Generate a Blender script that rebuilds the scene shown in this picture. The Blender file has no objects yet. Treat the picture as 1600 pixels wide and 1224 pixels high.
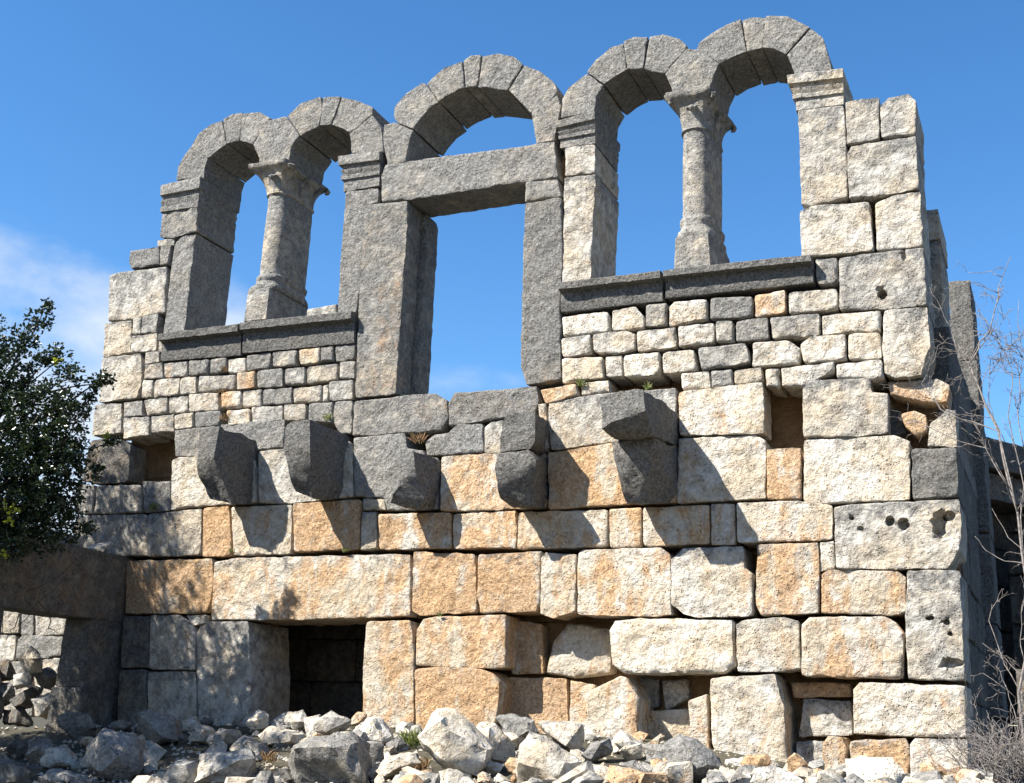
import bpy, bmesh, math, random
import numpy as np
from mathutils import Vector, Matrix
from mathutils.geometry import delaunay_2d_cdt

# ------------------------------------------------------------------ scene, camera, light
scn = bpy.context.scene
COL = scn.collection
rnd = random.Random(7)
nrng = np.random.default_rng(11)

FPX = 1935.0                                   # focal length in photo pixels (photo 1600 x 1224)
YAW, PITCH, ROLL = map(math.radians, (24.2, 14.9, 2.2))
CAM = np.array([0.0, -11.5, 1.6])
_f = np.array([-math.sin(YAW)*math.cos(PITCH), math.cos(YAW)*math.cos(PITCH), math.sin(PITCH)])
_r = np.array([math.cos(YAW), math.sin(YAW), 0.0])
_u = np.cross(_r, _f)
CR = _r*math.cos(ROLL) + _u*math.sin(ROLL)
CU = -_r*math.sin(ROLL) + _u*math.cos(ROLL)
CF = _f

def W(px, py, Y=0.0):
    """point on the plane y = Y that the photo pixel looks at"""
    d = CF*FPX + CR*(px-800.0) - CU*(py-612.0)
    return CAM + d*((Y-CAM[1])/d[1])

def PX(p):
    q = np.asarray(p, float) - CAM
    z = q@CF
    return 800 + FPX*(q@CR)/z, 612 - FPX*(q@CU)/z

cam_d = bpy.data.cameras.new('camera'); cam = bpy.data.objects.new('camera', cam_d); COL.objects.link(cam)
cam_d.sensor_fit = 'HORIZONTAL'; cam_d.sensor_width = 36.0; cam_d.lens = FPX/1600*36.0
cam_d.clip_start = 0.1; cam_d.clip_end = 6000
m = Matrix(((CR[0], CU[0], -CF[0], CAM[0]), (CR[1], CU[1], -CF[1], CAM[1]), (CR[2], CU[2], -CF[2], CAM[2]), (0, 0, 0, 1)))
cam.matrix_world = m
scn.camera = cam

SUN_GO = Vector((0.95, 1.0, -1.38)).normalized()      # direction the light travels
sd = bpy.data.lights.new('sun', 'SUN'); sd.energy = 5.0; sd.angle = math.radians(0.5); sd.color = (1.0, 0.955, 0.88)
so = bpy.data.objects.new('sun', sd); COL.objects.link(so)
so.rotation_euler = SUN_GO.to_track_quat('-Z', 'Y').to_euler(); so.location = (-8, -8, 14)
SUN_EL = math.asin(-SUN_GO.z)
SUN_ROT = math.atan2(-SUN_GO.x, -SUN_GO.y)

world = bpy.data.worlds.new('World'); scn.world = world; world.use_nodes = True
wn = world.node_tree; wn.nodes.clear()
def N(t, typ, **kw):
    n = t.nodes.new(typ)
    for k, v in kw.items(): setattr(n, k, v)
    return n
sky = N(wn, 'ShaderNodeTexSky', sky_type='NISHITA', sun_disc=False)
sky.sun_elevation = SUN_EL; sky.sun_rotation = SUN_ROT
sky.altitude = 600; sky.air_density = 1.0; sky.dust_density = 0.25; sky.ozone_density = 3.0
hs = N(wn, 'ShaderNodeHueSaturation'); hs.inputs['Saturation'].default_value = 1.25; hs.inputs['Value'].default_value = 1.0
tc = N(wn, 'ShaderNodeTexCoord')
sep = N(wn, 'ShaderNodeSeparateXYZ')
mp = N(wn, 'ShaderNodeMapping'); mp.inputs['Location'].default_value = (0.7374, 1.4507, 1.7712); mp.inputs['Scale'].default_value = (1.0, 1.0, 1.7)
nz = N(wn, 'ShaderNodeTexNoise'); nz.inputs['Scale'].default_value = 3.2; nz.inputs['Detail'].default_value = 8; nz.inputs['Roughness'].default_value = 0.55
band = N(wn, 'ShaderNodeMapRange', interpolation_type='SMOOTHSTEP')
band.inputs['From Min'].default_value = 0.16; band.inputs['From Max'].default_value = 0.46
band.inputs['To Min'].default_value = 0.16; band.inputs['To Max'].default_value = -0.35
add = N(wn, 'ShaderNodeMath', operation='ADD')
cm = N(wn, 'ShaderNodeMapRange', interpolation_type='SMOOTHSTEP')
cm.inputs['From Min'].default_value = 0.47; cm.inputs['From Max'].default_value = 0.70; cm.inputs['To Max'].default_value = 0.96
mixc = N(wn, 'ShaderNodeMix', data_type='RGBA')
mixc.inputs['B'].default_value = (3.9, 4.25, 4.7, 1)
bg = N(wn, 'ShaderNodeBackground'); bg.inputs['Strength'].default_value = 0.085
wo = N(wn, 'ShaderNodeOutputWorld')
L = wn.links.new
L(sky.outputs[0], hs.inputs['Color']); L(tc.outputs['Generated'], mp.inputs['Vector']); L(mp.outputs[0], nz.inputs['Vector'])
L(tc.outputs['Generated'], sep.inputs[0]); L(sep.outputs['Z'], band.inputs['Value'])
L(nz.outputs['Fac'], add.inputs[0]); L(band.outputs[0], add.inputs[1]); L(add.outputs[0], cm.inputs['Value'])
L(cm.outputs[0], mixc.inputs['Factor']); L(hs.outputs[0], mixc.inputs['A']); L(mixc.outputs['Result'], bg.inputs['Color']); L(bg.outputs[0], wo.inputs[0])

scn.view_settings.view_transform = 'Standard'; scn.view_settings.look = 'None'
scn.view_settings.gamma = 1.0; scn.view_settings.use_curve_mapping = False
scn.view_settings.exposure = 1.4

# ------------------------------------------------------------------ noise (numpy)
def _hash(ix, iy, iz, seed):
    h = (ix.astype(np.int64)*374761393 + iy.astype(np.int64)*668265263 + iz.astype(np.int64)*2147483647 + seed*974711) & 0xffffffff
    h = ((h ^ (h >> 13))*1274126177) & 0xffffffff
    h = ((h ^ (h >> 15))*2246822519) & 0xffffffff
    return ((h ^ (h >> 16)) & 0xffff)/32767.5 - 1.0
def vnoise(P, seed=0):
    P = np.asarray(P, float); i = np.floor(P); f = P-i; f = f*f*(3-2*f)
    x, y, z = i[:, 0], i[:, 1], i[:, 2]; r = 0
    for dx in (0, 1):
        for dy in (0, 1):
            for dz in (0, 1):
                w = (f[:, 0] if dx else 1-f[:, 0])*(f[:, 1] if dy else 1-f[:, 1])*(f[:, 2] if dz else 1-f[:, 2])
                r = r + w*_hash(x+dx, y+dy, z+dz, seed)
    return r
def fbm(P, scale, octv=3, seed=0, gain=0.5):
    P = np.asarray(P, float)*scale; a = 1.0; s = 0; t = 0
    for k in range(octv):
        s = s + a*vnoise(P+17.3*k, seed+k); t += a; a *= gain; P = P*2.03
    return s/t

# ------------------------------------------------------------------ materials
def new_mat(name):
    mt = bpy.data.materials.new(name); mt.use_nodes = True
    nt = mt.node_tree; nt.nodes.clear()
    out = N(nt, 'ShaderNodeOutputMaterial'); b = N(nt, 'ShaderNodeBsdfPrincipled')
    nt.links.new(b.outputs[0], out.inputs[0])
    b.inputs['Roughness'].default_value = 0.9
    b.inputs['Specular IOR Level'].default_value = 0.2
    return mt, nt, b
def rgbmix(nt, fac, a, b, blend='MIX'):
    n = N(nt, 'ShaderNodeMix', data_type='RGBA', blend_type=blend)
    for s, v in (('Factor', fac), ('A', a), ('B', b)):
        if hasattr(v, 'links') or isinstance(v, bpy.types.NodeSocket): nt.links.new(v, n.inputs[s])
        elif isinstance(v, (int, float)): n.inputs[s].default_value = v
        else: n.inputs[s].default_value = (*v, 1)
    return n.outputs['Result']
def math_n(nt, op, a, b=None, c=None):
    n = N(nt, 'ShaderNodeMath', operation=op)
    for k, v in enumerate((a, b, c)):
        if v is None: continue
        if isinstance(v, bpy.types.NodeSocket): nt.links.new(v, n.inputs[k])
        else: n.inputs[k].default_value = v
    return n.outputs[0]
def ramp(nt, v, lo, hi, tmin=0.0, tmax=1.0):
    n = N(nt, 'ShaderNodeMapRange', interpolation_type='SMOOTHSTEP')
    for s, x in (('From Min', lo), ('From Max', hi), ('To Min', tmin), ('To Max', tmax)):
        if isinstance(x, bpy.types.NodeSocket): nt.links.new(x, n.inputs[s])
        else: n.inputs[s].default_value = x
    nt.links.new(v, n.inputs['Value']); return n.outputs[0]
def noise_n(nt, vec, scale, detail=4, rough=0.55, dist=0.0):
    n = N(nt, 'ShaderNodeTexNoise'); n.inputs['Scale'].default_value = scale; n.inputs['Detail'].default_value = detail
    n.inputs['Roughness'].default_value = rough; n.inputs['Distortion'].default_value = dist
    nt.links.new(vec, n.inputs['Vector']); return n.outputs['Fac']

def limestone(name, bump=1.0):
    """object colour: R = grey lichen cover, G = orange stain, B = lightness of the block"""
    mt, nt, b = new_mat(name); lk = nt.links.new
    geo = N(nt, 'ShaderNodeNewGeometry'); pos = geo.outputs['Position']
    oi = N(nt, 'ShaderNodeObjectInfo'); sc = N(nt, 'ShaderNodeSeparateColor'); lk(oi.outputs['Color'], sc.inputs[0])
    grey, orange, light = sc.outputs[0], sc.outputs[1], sc.outputs[2]
    off = N(nt, 'ShaderNodeVectorMath', operation='SCALE'); off.inputs[0].default_value = (1, 1.7, 0.6)
    lk(math_n(nt, 'MULTIPLY', oi.outputs['Random'], 9.0), off.inputs['Scale'])
    pv = N(nt, 'ShaderNodeVectorMath', operation='ADD'); lk(pos, pv.inputs[0]); lk(off.outputs[0], pv.inputs[1]); v = pv.outputs[0]
    n_big = noise_n(nt, v, 1.7, 5, 0.6); n_mid = noise_n(nt, v, 8, 6, 0.68, 0.4); n_gr = noise_n(nt, v, 36, 5, 0.75); n_vf = noise_n(nt, v, 105, 3, 0.65)
    st = N(nt, 'ShaderNodeMapping'); st.inputs['Scale'].default_value = (5.5, 5.5, 1.2); lk(v, st.inputs['Vector'])
    n_str = noise_n(nt, st.outputs[0], 1.0, 5, 0.6, 0.5); n_blo = noise_n(nt, v, 3.1, 6, 0.62, 0.7); n_18 = noise_n(nt, v, 19, 4, 0.6, 0.3)
    cream = rgbmix(nt, ramp(nt, n_big, 0.36, 0.64), (0.48, 0.405, 0.30), (0.57, 0.54, 0.475))
    cream = rgbmix(nt, ramp(nt, n_mid, 0.43, 0.66, 0.0, 0.65), cream, (0.36, 0.275, 0.175))
    cream = rgbmix(nt, ramp(nt, n_blo, 0.52, 0.66, 0.0, 0.5), cream, (0.60, 0.59, 0.555))
    # orange iron staining, runs down the block
    of = math_n(nt, 'ADD', math_n(nt, 'MULTIPLY_ADD', n_str, 0.5, math_n(nt, 'MULTIPLY', n_blo, 0.5)), math_n(nt, 'MULTIPLY_ADD', orange, 0.36, -0.18))
    ocol = rgbmix(nt, ramp(nt, n_gr, 0.34, 0.66), (0.37, 0.19, 0.072), (0.52, 0.335, 0.17))
    c2 = rgbmix(nt, math_n(nt, 'MULTIPLY', ramp(nt, of, 0.46, 0.59), 0.8), cream, ocol)
    # grey weathering and lichen
    gf = math_n(nt, 'ADD', math_n(nt, 'MULTIPLY_ADD', n_mid, 0.42, math_n(nt, 'MULTIPLY_ADD', n_big, 0.3, math_n(nt, 'MULTIPLY', n_gr, 0.28))), math_n(nt, 'MULTIPLY_ADD', grey, 0.5, -0.25))
    txc = N(nt, 'ShaderNodeTexCoord'); sg = N(nt, 'ShaderNodeSeparateXYZ'); lk(txc.outputs['Generated'], sg.inputs[0])
    gf = math_n(nt, 'ADD', gf, ramp(nt, math_n(nt, 'MULTIPLY_ADD', n_mid, 0.7, sg.outputs['Z']), 1.1, 1.38, 0.0, 0.13))
    gcol = rgbmix(nt, ramp(nt, n_gr, 0.34, 0.66), (0.12, 0.118, 0.113), (0.27, 0.265, 0.25))
    gcol = rgbmix(nt, ramp(nt, n_blo, 0.45, 0.7, 0, 0.5), gcol, (0.235, 0.21, 0.17))
    c3 = rgbmix(nt, math_n(nt, 'MULTIPLY', ramp(nt, gf, 0.41, 0.62), 0.92), c2, gcol)
    # pale lichen specks and dark pits
    spk = ramp(nt, n_vf, 0.58, 0.70); c4 = rgbmix(nt, math_n(nt, 'MULTIPLY', spk, 0.38), c3, (0.55, 0.54, 0.50))
    vor = N(nt, 'ShaderNodeTexVoronoi'); vor.inputs['Scale'].default_value = 30; lk(v, vor.inputs['Vector'])
    pit = math_n(nt, 'MULTIPLY', ramp(nt, vor.outputs['Distance'], 0.10, 0.28, 1, 0), ramp(nt, n_mid, 0.47, 0.6))
    c5 = rgbmix(nt, math_n(nt, 'MULTIPLY', pit, 0.75), c4, (0.07, 0.06, 0.05))
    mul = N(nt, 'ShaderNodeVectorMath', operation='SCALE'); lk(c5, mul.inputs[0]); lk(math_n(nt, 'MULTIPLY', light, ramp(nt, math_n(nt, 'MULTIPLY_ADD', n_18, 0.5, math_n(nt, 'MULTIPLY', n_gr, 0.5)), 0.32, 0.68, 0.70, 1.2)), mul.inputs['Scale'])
    lk(mul.outputs[0], b.inputs['Base Color'])
    h = math_n(nt, 'MULTIPLY_ADD', n_18, 0.95, math_n(nt, 'MULTIPLY_ADD', n_gr, 0.5, math_n(nt, 'MULTIPLY_ADD', n_mid, 0.8, math_n(nt, 'MULTIPLY', n_vf, 0.14))))
    h = math_n(nt, 'SUBTRACT', h, math_n(nt, 'MULTIPLY', pit, 0.6))
    bp = N(nt, 'ShaderNodeBump'); bp.inputs['Strength'].default_value = 1.0*bump; bp.inputs['Distance'].default_value = 0.034
    lk(h, bp.inputs['Height']); lk(bp.outputs[0], b.inputs['Normal'])
    return mt
M_STONE = limestone('limestone')

def earth(name, a, c, scale=6):
    mt, nt, b = new_mat(name); geo = N(nt, 'ShaderNodeNewGeometry'); p = geo.outputs['Position']
    n1 = noise_n(nt, p, scale, 6, 0.65); n2 = noise_n(nt, p, scale*7, 4, 0.6)
    nt.links.new(rgbmix(nt, ramp(nt, n2, 0.3, 0.7, 0, 0.5), rgbmix(nt, ramp(nt, n1, 0.35, 0.65), a, c), tuple(x*0.5 for x in a)), b.inputs['Base Color'])
    bp = N(nt, 'ShaderNodeBump'); bp.inputs['Strength'].default_value = 0.8; bp.inputs['Distance'].default_value = 0.03
    nt.links.new(math_n(nt, 'ADD', n1, n2), bp.inputs['Height']); nt.links.new(bp.outputs[0], b.inputs['Normal'])
    return mt
M_CORE = earth('earth_core', (0.26, 0.155, 0.075), (0.38, 0.25, 0.13), 9)
M_SOIL = earth('dry_soil', (0.05, 0.046, 0.032), (0.10, 0.088, 0.06), 3)

def leaf_mat(name, c1, c2, trans=0.25, rough=0.35):
    mt, nt, b = new_mat(name); oi = N(nt, 'ShaderNodeNewGeometry')
    nt.links.new(rgbmix(nt, oi.outputs['Random Per Island'], c1, c2), b.inputs['Base Color'])
    b.inputs['Roughness'].default_value = rough; b.inputs['Specular IOR Level'].default_value = 0.4
    out = [n for n in nt.nodes if n.type == 'OUTPUT_MATERIAL'][0]
    tr = N(nt, 'ShaderNodeBsdfTranslucent'); tr.inputs['Color'].default_value = (c2[0]*1.3, c2[1]*1.5, c2[2], 1)
    mx = N(nt, 'ShaderNodeMixShader'); mx.inputs[0].default_value = trans
    nt.links.new(b.outputs[0], mx.inputs[1]); nt.links.new(tr.outputs[0], mx.inputs[2]); nt.links.new(mx.outputs[0], out.inputs[0])
    return mt
M_LEAF = leaf_mat('evergreen_leaf', (0.012, 0.021, 0.010), (0.034, 0.052, 0.020), 0.12, 0.3)
M_YLEAF = leaf_mat('yellow_leaf', (0.16, 0.2, 0.02), (0.35, 0.36, 0.04))
M_GRASS = leaf_mat('grass_blade', (0.08, 0.12, 0.03), (0.2, 0.21, 0.07), 0.2, 0.6)
M_DRY = leaf_mat('dry_weed', (0.2, 0.1, 0.05), (0.3, 0.2, 0.1), 0.15, 0.7)
def bark(name, a, c):
    mt, nt, b = new_mat(name); geo = N(nt, 'ShaderNodeNewGeometry')
    n1 = noise_n(nt, geo.outputs['Position'], 30, 4)
    nt.links.new(rgbmix(nt, ramp(nt, n1, 0.35, 0.65), a, c), b.inputs['Base Color']); return mt
M_BARK = bark('grey_bark', (0.06, 0.05, 0.04), (0.14, 0.12, 0.10))
M_TWIG = bark('pale_twig', (0.12, 0.105, 0.095), (0.24, 0.215, 0.195))

# ------------------------------------------------------------------ object helpers
def link(name, me, mat, parent=None, color=None):
    o = bpy.data.objects.new(name, me); COL.objects.link(o)
    if mat: me.materials.append(mat)
    if parent is not None: o.parent = parent
    if color is not None: o.color = (*color, 1)
    return o
def thing(name, label, cat, loc, group=None):
    o = bpy.data.objects.new(name, None); COL.objects.link(o); o.location = tuple(float(x) for x in loc); o.empty_display_size = 0.2
    tag(o, label, cat, group); return o
def tag(o, label, cat, group=None):
    o['label'] = label; o['category'] = cat; o['kind'] = 'thing'
    if group: o['group'] = group
    return o
def mesh_obj(name, V, F, mat, parent=None, color=None, angle=45, center=True):
    V = np.asarray(V, float)
    c = (V.min(0)+V.max(0))/2; c[2] = V[:, 2].min()
    me = bpy.data.meshes.new(name); me.from_pydata((V-c).tolist(), [], F); me.validate()
    me.polygons.foreach_set('use_smooth', [True]*len(me.polygons)); me.set_sharp_from_angle(angle=math.radians(angle)); me.update()
    o = link(name, me, mat, parent, color)
    pl = np.array(parent_world(parent)) if parent is not None else np.zeros(3)
    o.location = tuple(c-pl); return o
def parent_world(p):
    l = Vector(p.location)
    while p.parent is not None: p = p.parent; l = l+Vector(p.location)
    return l

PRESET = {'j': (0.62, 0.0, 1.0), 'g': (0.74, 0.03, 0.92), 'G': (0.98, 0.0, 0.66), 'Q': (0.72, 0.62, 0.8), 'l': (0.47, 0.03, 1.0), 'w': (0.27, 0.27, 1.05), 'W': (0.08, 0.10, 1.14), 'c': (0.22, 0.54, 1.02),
          'o': (0.16, 0.74, 0.98), 'O': (0.08, 0.92, 0.95), 'k': (0.50, 0.26, 0.98), 'b': (0.70, 0.34, 0.82), 'd': (0.62, 0.45, 0.5)}  # d: darkened stone for blocks in shade, the shade is put into the colour
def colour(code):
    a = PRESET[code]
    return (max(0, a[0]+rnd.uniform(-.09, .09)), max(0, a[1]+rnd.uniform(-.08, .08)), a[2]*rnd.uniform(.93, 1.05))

FRONT = (np.array([1., 0, 0]), np.array([0, 0, 1.]), np.array([0, 1., 0]))      # u, v, inward
RIGHTF = (np.array([0, 1., 0]), np.array([0, 0, 1.]), np.array([-1., 0, 0]))    # a face that looks to +X

def resample(P, s):
    out = []
    n = len(P)
    for i in range(n):
        a, b = P[i], P[(i+1) % n]; k = max(1, int(round(np.linalg.norm(b-a)/s)))
        for j in range(k): out.append(a+(b-a)*j/k)
    return np.array(out)
def seg_dist(Q, P):
    d = np.full(len(Q), 1e9)
    for i in range(len(P)):
        a, b = P[i], P[(i+1) % len(P)]; ab = b-a
        t = np.clip(((Q-a)@ab)/max(ab@ab, 1e-12), 0, 1)
        d = np.minimum(d, np.linalg.norm(Q-(a+t[:, None]*ab), axis=1))
    return d
def inside(Q, P):
    r = np.zeros(len(Q), bool); n = len(P)
    for i in range(n):
        a, b = P[i], P[(i+1) % n]
        if a[1] == b[1]: continue
        c = ((a[1] > Q[:, 1]) != (b[1] > Q[:, 1])) & (Q[:, 0] < (b[0]-a[0])*(Q[:, 1]-a[1])/(b[1]-a[1])+a[0])
        r ^= c
    return r

SEED = [0]
def block(name, poly, w0, depth, mat=M_STONE, parent=None, color=None, frame=FRONT, rnd_r=0.013, rough=0.014, spacing=0.036, pits=(), tilt=0.008, corner=0.10, edge=0.010, grow=0.006):
    """one hewn stone: outline poly (u,v metres) on the face, front at w0, running back by depth"""
    SEED[0] += 1; sd = SEED[0]
    P = np.array(poly, float)
    area = 0.5*np.sum(P[:, 0]*np.roll(P[:, 1], -1)-np.roll(P[:, 0], -1)*P[:, 1])
    if area < 0: P = P[::-1]; area = -area
    if grow:
        e = np.roll(P, -1, 0)-P; e /= np.linalg.norm(e, axis=1)[:, None]+1e-9; nn = np.stack([e[:, 1], -e[:, 0]], 1); P = P+(nn+np.roll(nn, 1, 0))*grow*0.8
    # soften corners
    Q = []
    n = len(P)
    for i in range(n):
        a, b, c = P[i-1], P[i], P[(i+1) % n]
        la, lc = np.linalg.norm(a-b), np.linalg.norm(c-b)
        k = min(corner*min(la, lc), 0.045)*rnd.uniform(.5, 1.3)
        Q += [b+(a-b)/max(la, 1e-9)*k, b+((a-b)/max(la, 1e-9)+(c-b)/max(lc, 1e-9))*k*0.22, b+(c-b)/max(lc, 1e-9)*k]
    P = np.array(Q)
    sp = spacing if area > 0.03 else spacing*0.7
    P = resample(P, sp*0.9)
    c0 = P.mean(0)
    tn = np.roll(P, -1, 0)-np.roll(P, 1, 0); tn /= np.linalg.norm(tn, axis=1)[:, None]+1e-9
    nrm = np.stack([tn[:, 1], -tn[:, 0]], 1)
    P3 = np.column_stack([P, np.full(len(P), sd*3.1)])
    P = P + nrm*(edge*(1.3*fbm(P3, 11, 3, sd)-0.3))[:, None]
    lo, hi = P.min(0), P.max(0)
    gx, gy = np.meshgrid(np.arange(lo[0]+sp/2, hi[0], sp), np.arange(lo[1]+sp/2, hi[1], sp*0.87))
    gx = gx+((np.arange(gx.shape[0]) % 2)*sp*0.5)[:, None]
    G = np.column_stack([gx.ravel(), gy.ravel()])
    G = G+nrng.uniform(-.2, .2, G.shape)*sp
    if len(G): G = G[inside(G, P)]
    r = min(rnd_r*rnd.uniform(.75, 1.35), 0.3*math.sqrt(area))
    if len(G): G = G[seg_dist(G, P) > max(r*1.25, sp*0.35)]
    rings = []
    for fr in (0.3, 1.0):
        R = P-nrm*(r*fr); R = R[inside(R, P)]
        if len(R): R = R[seg_dist(R, P) > r*fr*0.8]
        rings.append(R)
    extra = []
    for (u, v, ru, rv, dp) in pits:
        an = np.linspace(0, 2*math.pi, 12, endpoint=False)
        for k in (1.15, 0.85, 0.45): extra.append(np.column_stack([u+ru*k*np.cos(an), v+rv*k*np.sin(an)]))
        extra.append(np.array([[u, v]]))
        if len(G):
            e = ((G[:, 0]-u)/ru)**2+((G[:, 1]-v)/rv)**2; G = G[e > 1.7]
    if extra:
        E_ = np.vstack(extra); E_ = E_[inside(E_, P)]; extra = [E_[seg_dist(E_, P) > 0.004]]
    A = np.vstack([P]+[x for x in rings+[G]+extra if len(x)])
    no = len(P)
    vo, eo, fo, ov, oe, of = delaunay_2d_cdt([Vector(p) for p in A], [], [list(range(no))], 1, 1e-5)
    A = np.array([(p.x, p.y) for p in vo])
    d = seg_dist(A, P)
    t = np.clip(1-d/r, 0, 1)
    w = r*(1-np.sqrt(np.clip(1-t*t, 0, 1)))*0.9
    A3 = np.column_stack([A, np.full(len(A), sd*7.7)])
    fade = np.clip(d/(r*1.2), 0.15, 1)
    w = w - rough*(1.1*fbm(A3, 5.0, 2, sd)+1.1*fbm(A3, 15, 2, sd+50))*fade
    w = w + (A-c0)@np.array([rnd.uniform(-tilt, tilt), rnd.uniform(-tilt, tilt)])
    for (u, v, ru, rv, dp) in pits:
        e = np.sqrt(((A[:, 0]-u)/ru)**2+((A[:, 1]-v)/rv)**2)
        e = e+0.35*fbm(A3, 30, 2, sd+77); w = w + dp*np.clip((1.05-e)/0.3, 0, 1)
    U, V_, In = frame
    # boundary order: use original outline indices
    omap = {}
    for i, lst in enumerate(ov):
        for q in lst:
            if q < no: omap[q] = i
    Vt = [tuple(U*a[0]+V_*a[1]+In*(w0+ww)) for a, ww in zip(A, w)]
    # all frames used have U x V = -inward, so ccw outline faces outwards
    F = [tuple(f) for f in fo]
    ring = [omap[i] for i in range(no) if i in omap]
    dm = []
    nl = 1 if depth < 0.3 else 3
    prev = ring
    Ar = A[ring]; dr = Ar-c0; dr = dr/(np.linalg.norm(dr, axis=1)[:, None]+1e-9)
    for k in range(1, nl+1):
        jit = np.abs(edge*0.9*vnoise(np.column_stack([Ar*9, np.full(len(Ar), k*3.3+sd)]), sd))
        pr = Ar-dr*(0.004+jit)[:, None]; wk = w0+w[ring]+(depth-w[ring])*k/nl
        b0 = len(Vt); Vt += (pr[:, :1]*U+pr[:, 1:]*V_+wk[:, None]*In).tolist(); cur = list(range(b0, b0+len(ring)))
        q = len(ring)
        for j in range(q): F.append((prev[j], cur[j], cur[(j+1) % q], prev[(j+1) % q]))
        prev = cur
    F.append(tuple(reversed(prev)))
    return mesh_obj(name, Vt, F, mat, parent, color, 42)

def pxpoly(pts, Y=0.0):
    return [(W(x, y, Y)[0], W(x, y, Y)[2]) for x, y in pts]
def stone(code, pts, parent, name='wall_stone', Y=0.0, depth=0.42, pits=(), **kw):
    y0 = Y + rnd.uniform(-.012, .014)
    pp = []
    for (x, y, rx, ry, dp) in pits:
        c = W(x, y, Y); e1 = W(x+rx, y, Y); e2 = W(x, y+ry, Y)
        pp.append((c[0], c[2], abs(e1[0]-c[0]), abs(e2[2]-c[2]), dp))
    return block(name, pxpoly(pts, Y), y0, depth, M_STONE, parent, colour(code), FRONT, pits=pp, **kw)

def displaced(V, F, seed, amp=0.012, sub=0.07, iters=4):
    """refine long edges of a closed triangle mesh, then roughen it"""
    bm = bmesh.new()
    vs = [bm.verts.new(v) for v in V]
    for f in F:
        try: bm.faces.new([vs[i] for i in f])
        except ValueError: pass
    bmesh.ops.triangulate(bm, faces=bm.faces[:])
    for _ in range(iters):
        e = [x for x in bm.edges if x.calc_length() > sub*1.5]
        if not e: break
        bmesh.ops.subdivide_edges(bm, edges=e, cuts=1, use_grid_fill=False)
        bmesh.ops.triangulate(bm, faces=[f for f in bm.faces if len(f.verts) > 3])
    bm.normal_update()
    P = np.array([v.co[:] for v in bm.verts]); Nn = np.array([v.normal[:] for v in bm.verts])
    d = amp*(fbm(P, 4.5, 2, seed)*1.4+fbm(P, 16, 2, seed+9))
    P = P+Nn*d[:, None]
    bm.verts.index_update()
    F2 = [tuple(v.index for v in f.verts) for f in bm.faces]
    bm.free(); return P, F2
def hull(pts):
    bm = bmesh.new()
    for p in pts: bm.verts.new(tuple(float(x) for x in p))
    r = bmesh.ops.convex_hull(bm, input=bm.verts[:])
    bmesh.ops.delete(bm, geom=[v for v in bm.verts if not v.link_faces], context='VERTS')
    bm.verts.index_update(); bm.normal_update()
    V = [v.co[:] for v in bm.verts]; F = [tuple(v.index for v in f.verts) for f in bm.faces]
    bm.free(); return V, F
def hull_stone(name, pts, parent, color, amp=0.012, sub=0.07, angle=32):
    SEED[0] += 1
    V, F = hull(pts); V, F = displaced(V, F, SEED[0], amp, sub)
    return mesh_obj(name, V, F, M_STONE, parent, color, angle)

def loft(name, rings, mat, parent, color, amp=0.006, angle=50):
    """rings: list of equally long closed loops, bottom to top"""
    SEED[0] += 1
    n = len(rings[0]); V = np.vstack([np.array(r) for r in rings]); F = []
    for k in range(len(rings)-1):
        for j in range(n):
            a, b = k*n+j, k*n+(j+1) % n; F.append((a, b, b+n, a+n))
    F.append(tuple(reversed(range(n)))); F.append(tuple(range((len(rings)-1)*n, len(rings)*n)))
    c = V.mean(0)
    V = V + np.stack([amp*fbm(V, 13, 3, SEED[0]+k) for k in range(3)], 1)
    return mesh_obj(name, V, F, mat, parent, color, angle)

def rect_ring(x0, x1, y0, y1, zl, zr, sp=0.06):
    nx = max(2, int((x1-x0)/sp)); ny = max(2, int((y1-y0)/sp)); R = []
    zf = lambda x: zl+(zr-zl)*(x-x0)/(x1-x0)
    for j in range(nx): x = x0+(x1-x0)*j/nx; R.append((x, y0, zf(x)))
    for j in range(ny): R.append((x1, y0+(y1-y0)*j/ny, zr))
    for j in range(nx): x = x1-(x1-x0)*j/nx; R.append((x, y1, zf(x)))
    for j in range(ny): R.append((x0, y1-(y1-y0)*j/ny, zl))
    return R
def moulded(name, quad, profile, parent, code, depth=0.76, side=None, amp=0.007, Y=0.0):
    """quad TL,TR,BR,BL in pixels; profile [(t from bottom 0..1, projection)]"""
    tl, tr, br, bl = [W(x, y, Y) for x, y in quad]
    nx = max(2, int((tr[0]-tl[0])/0.06)); ny = max(2, int(depth/0.07)); rings = []
    x0, x1 = (tl[0]+bl[0])/2, (tr[0]+br[0])/2
    for t, p in profile:
        zl = bl[2]+(tl[2]-bl[2])*t; zr = br[2]+(tr[2]-br[2])*t
        kl, kr = side if side else (0, 0)
        R = []
        a, b = x0-p*kl, x1+p*kr; yf, yb = Y-p, Y+depth+p*max(kl, kr)
        for j in range(nx): f = j/nx; R.append((a+(b-a)*f, yf, zl+(zr-zl)*f))
        for j in range(ny): R.append((b, yf+(yb-yf)*j/ny, zr))
        for j in range(nx): f = 1-j/nx; R.append((a+(b-a)*f, yb, zl+(zr-zl)*f))
        for j in range(ny): R.append((a, yb-(yb-yf)*j/ny, zl))
        rings.append(R)
    return loft(name, rings, M_STONE, parent, colour(code), amp, 40)

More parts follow.
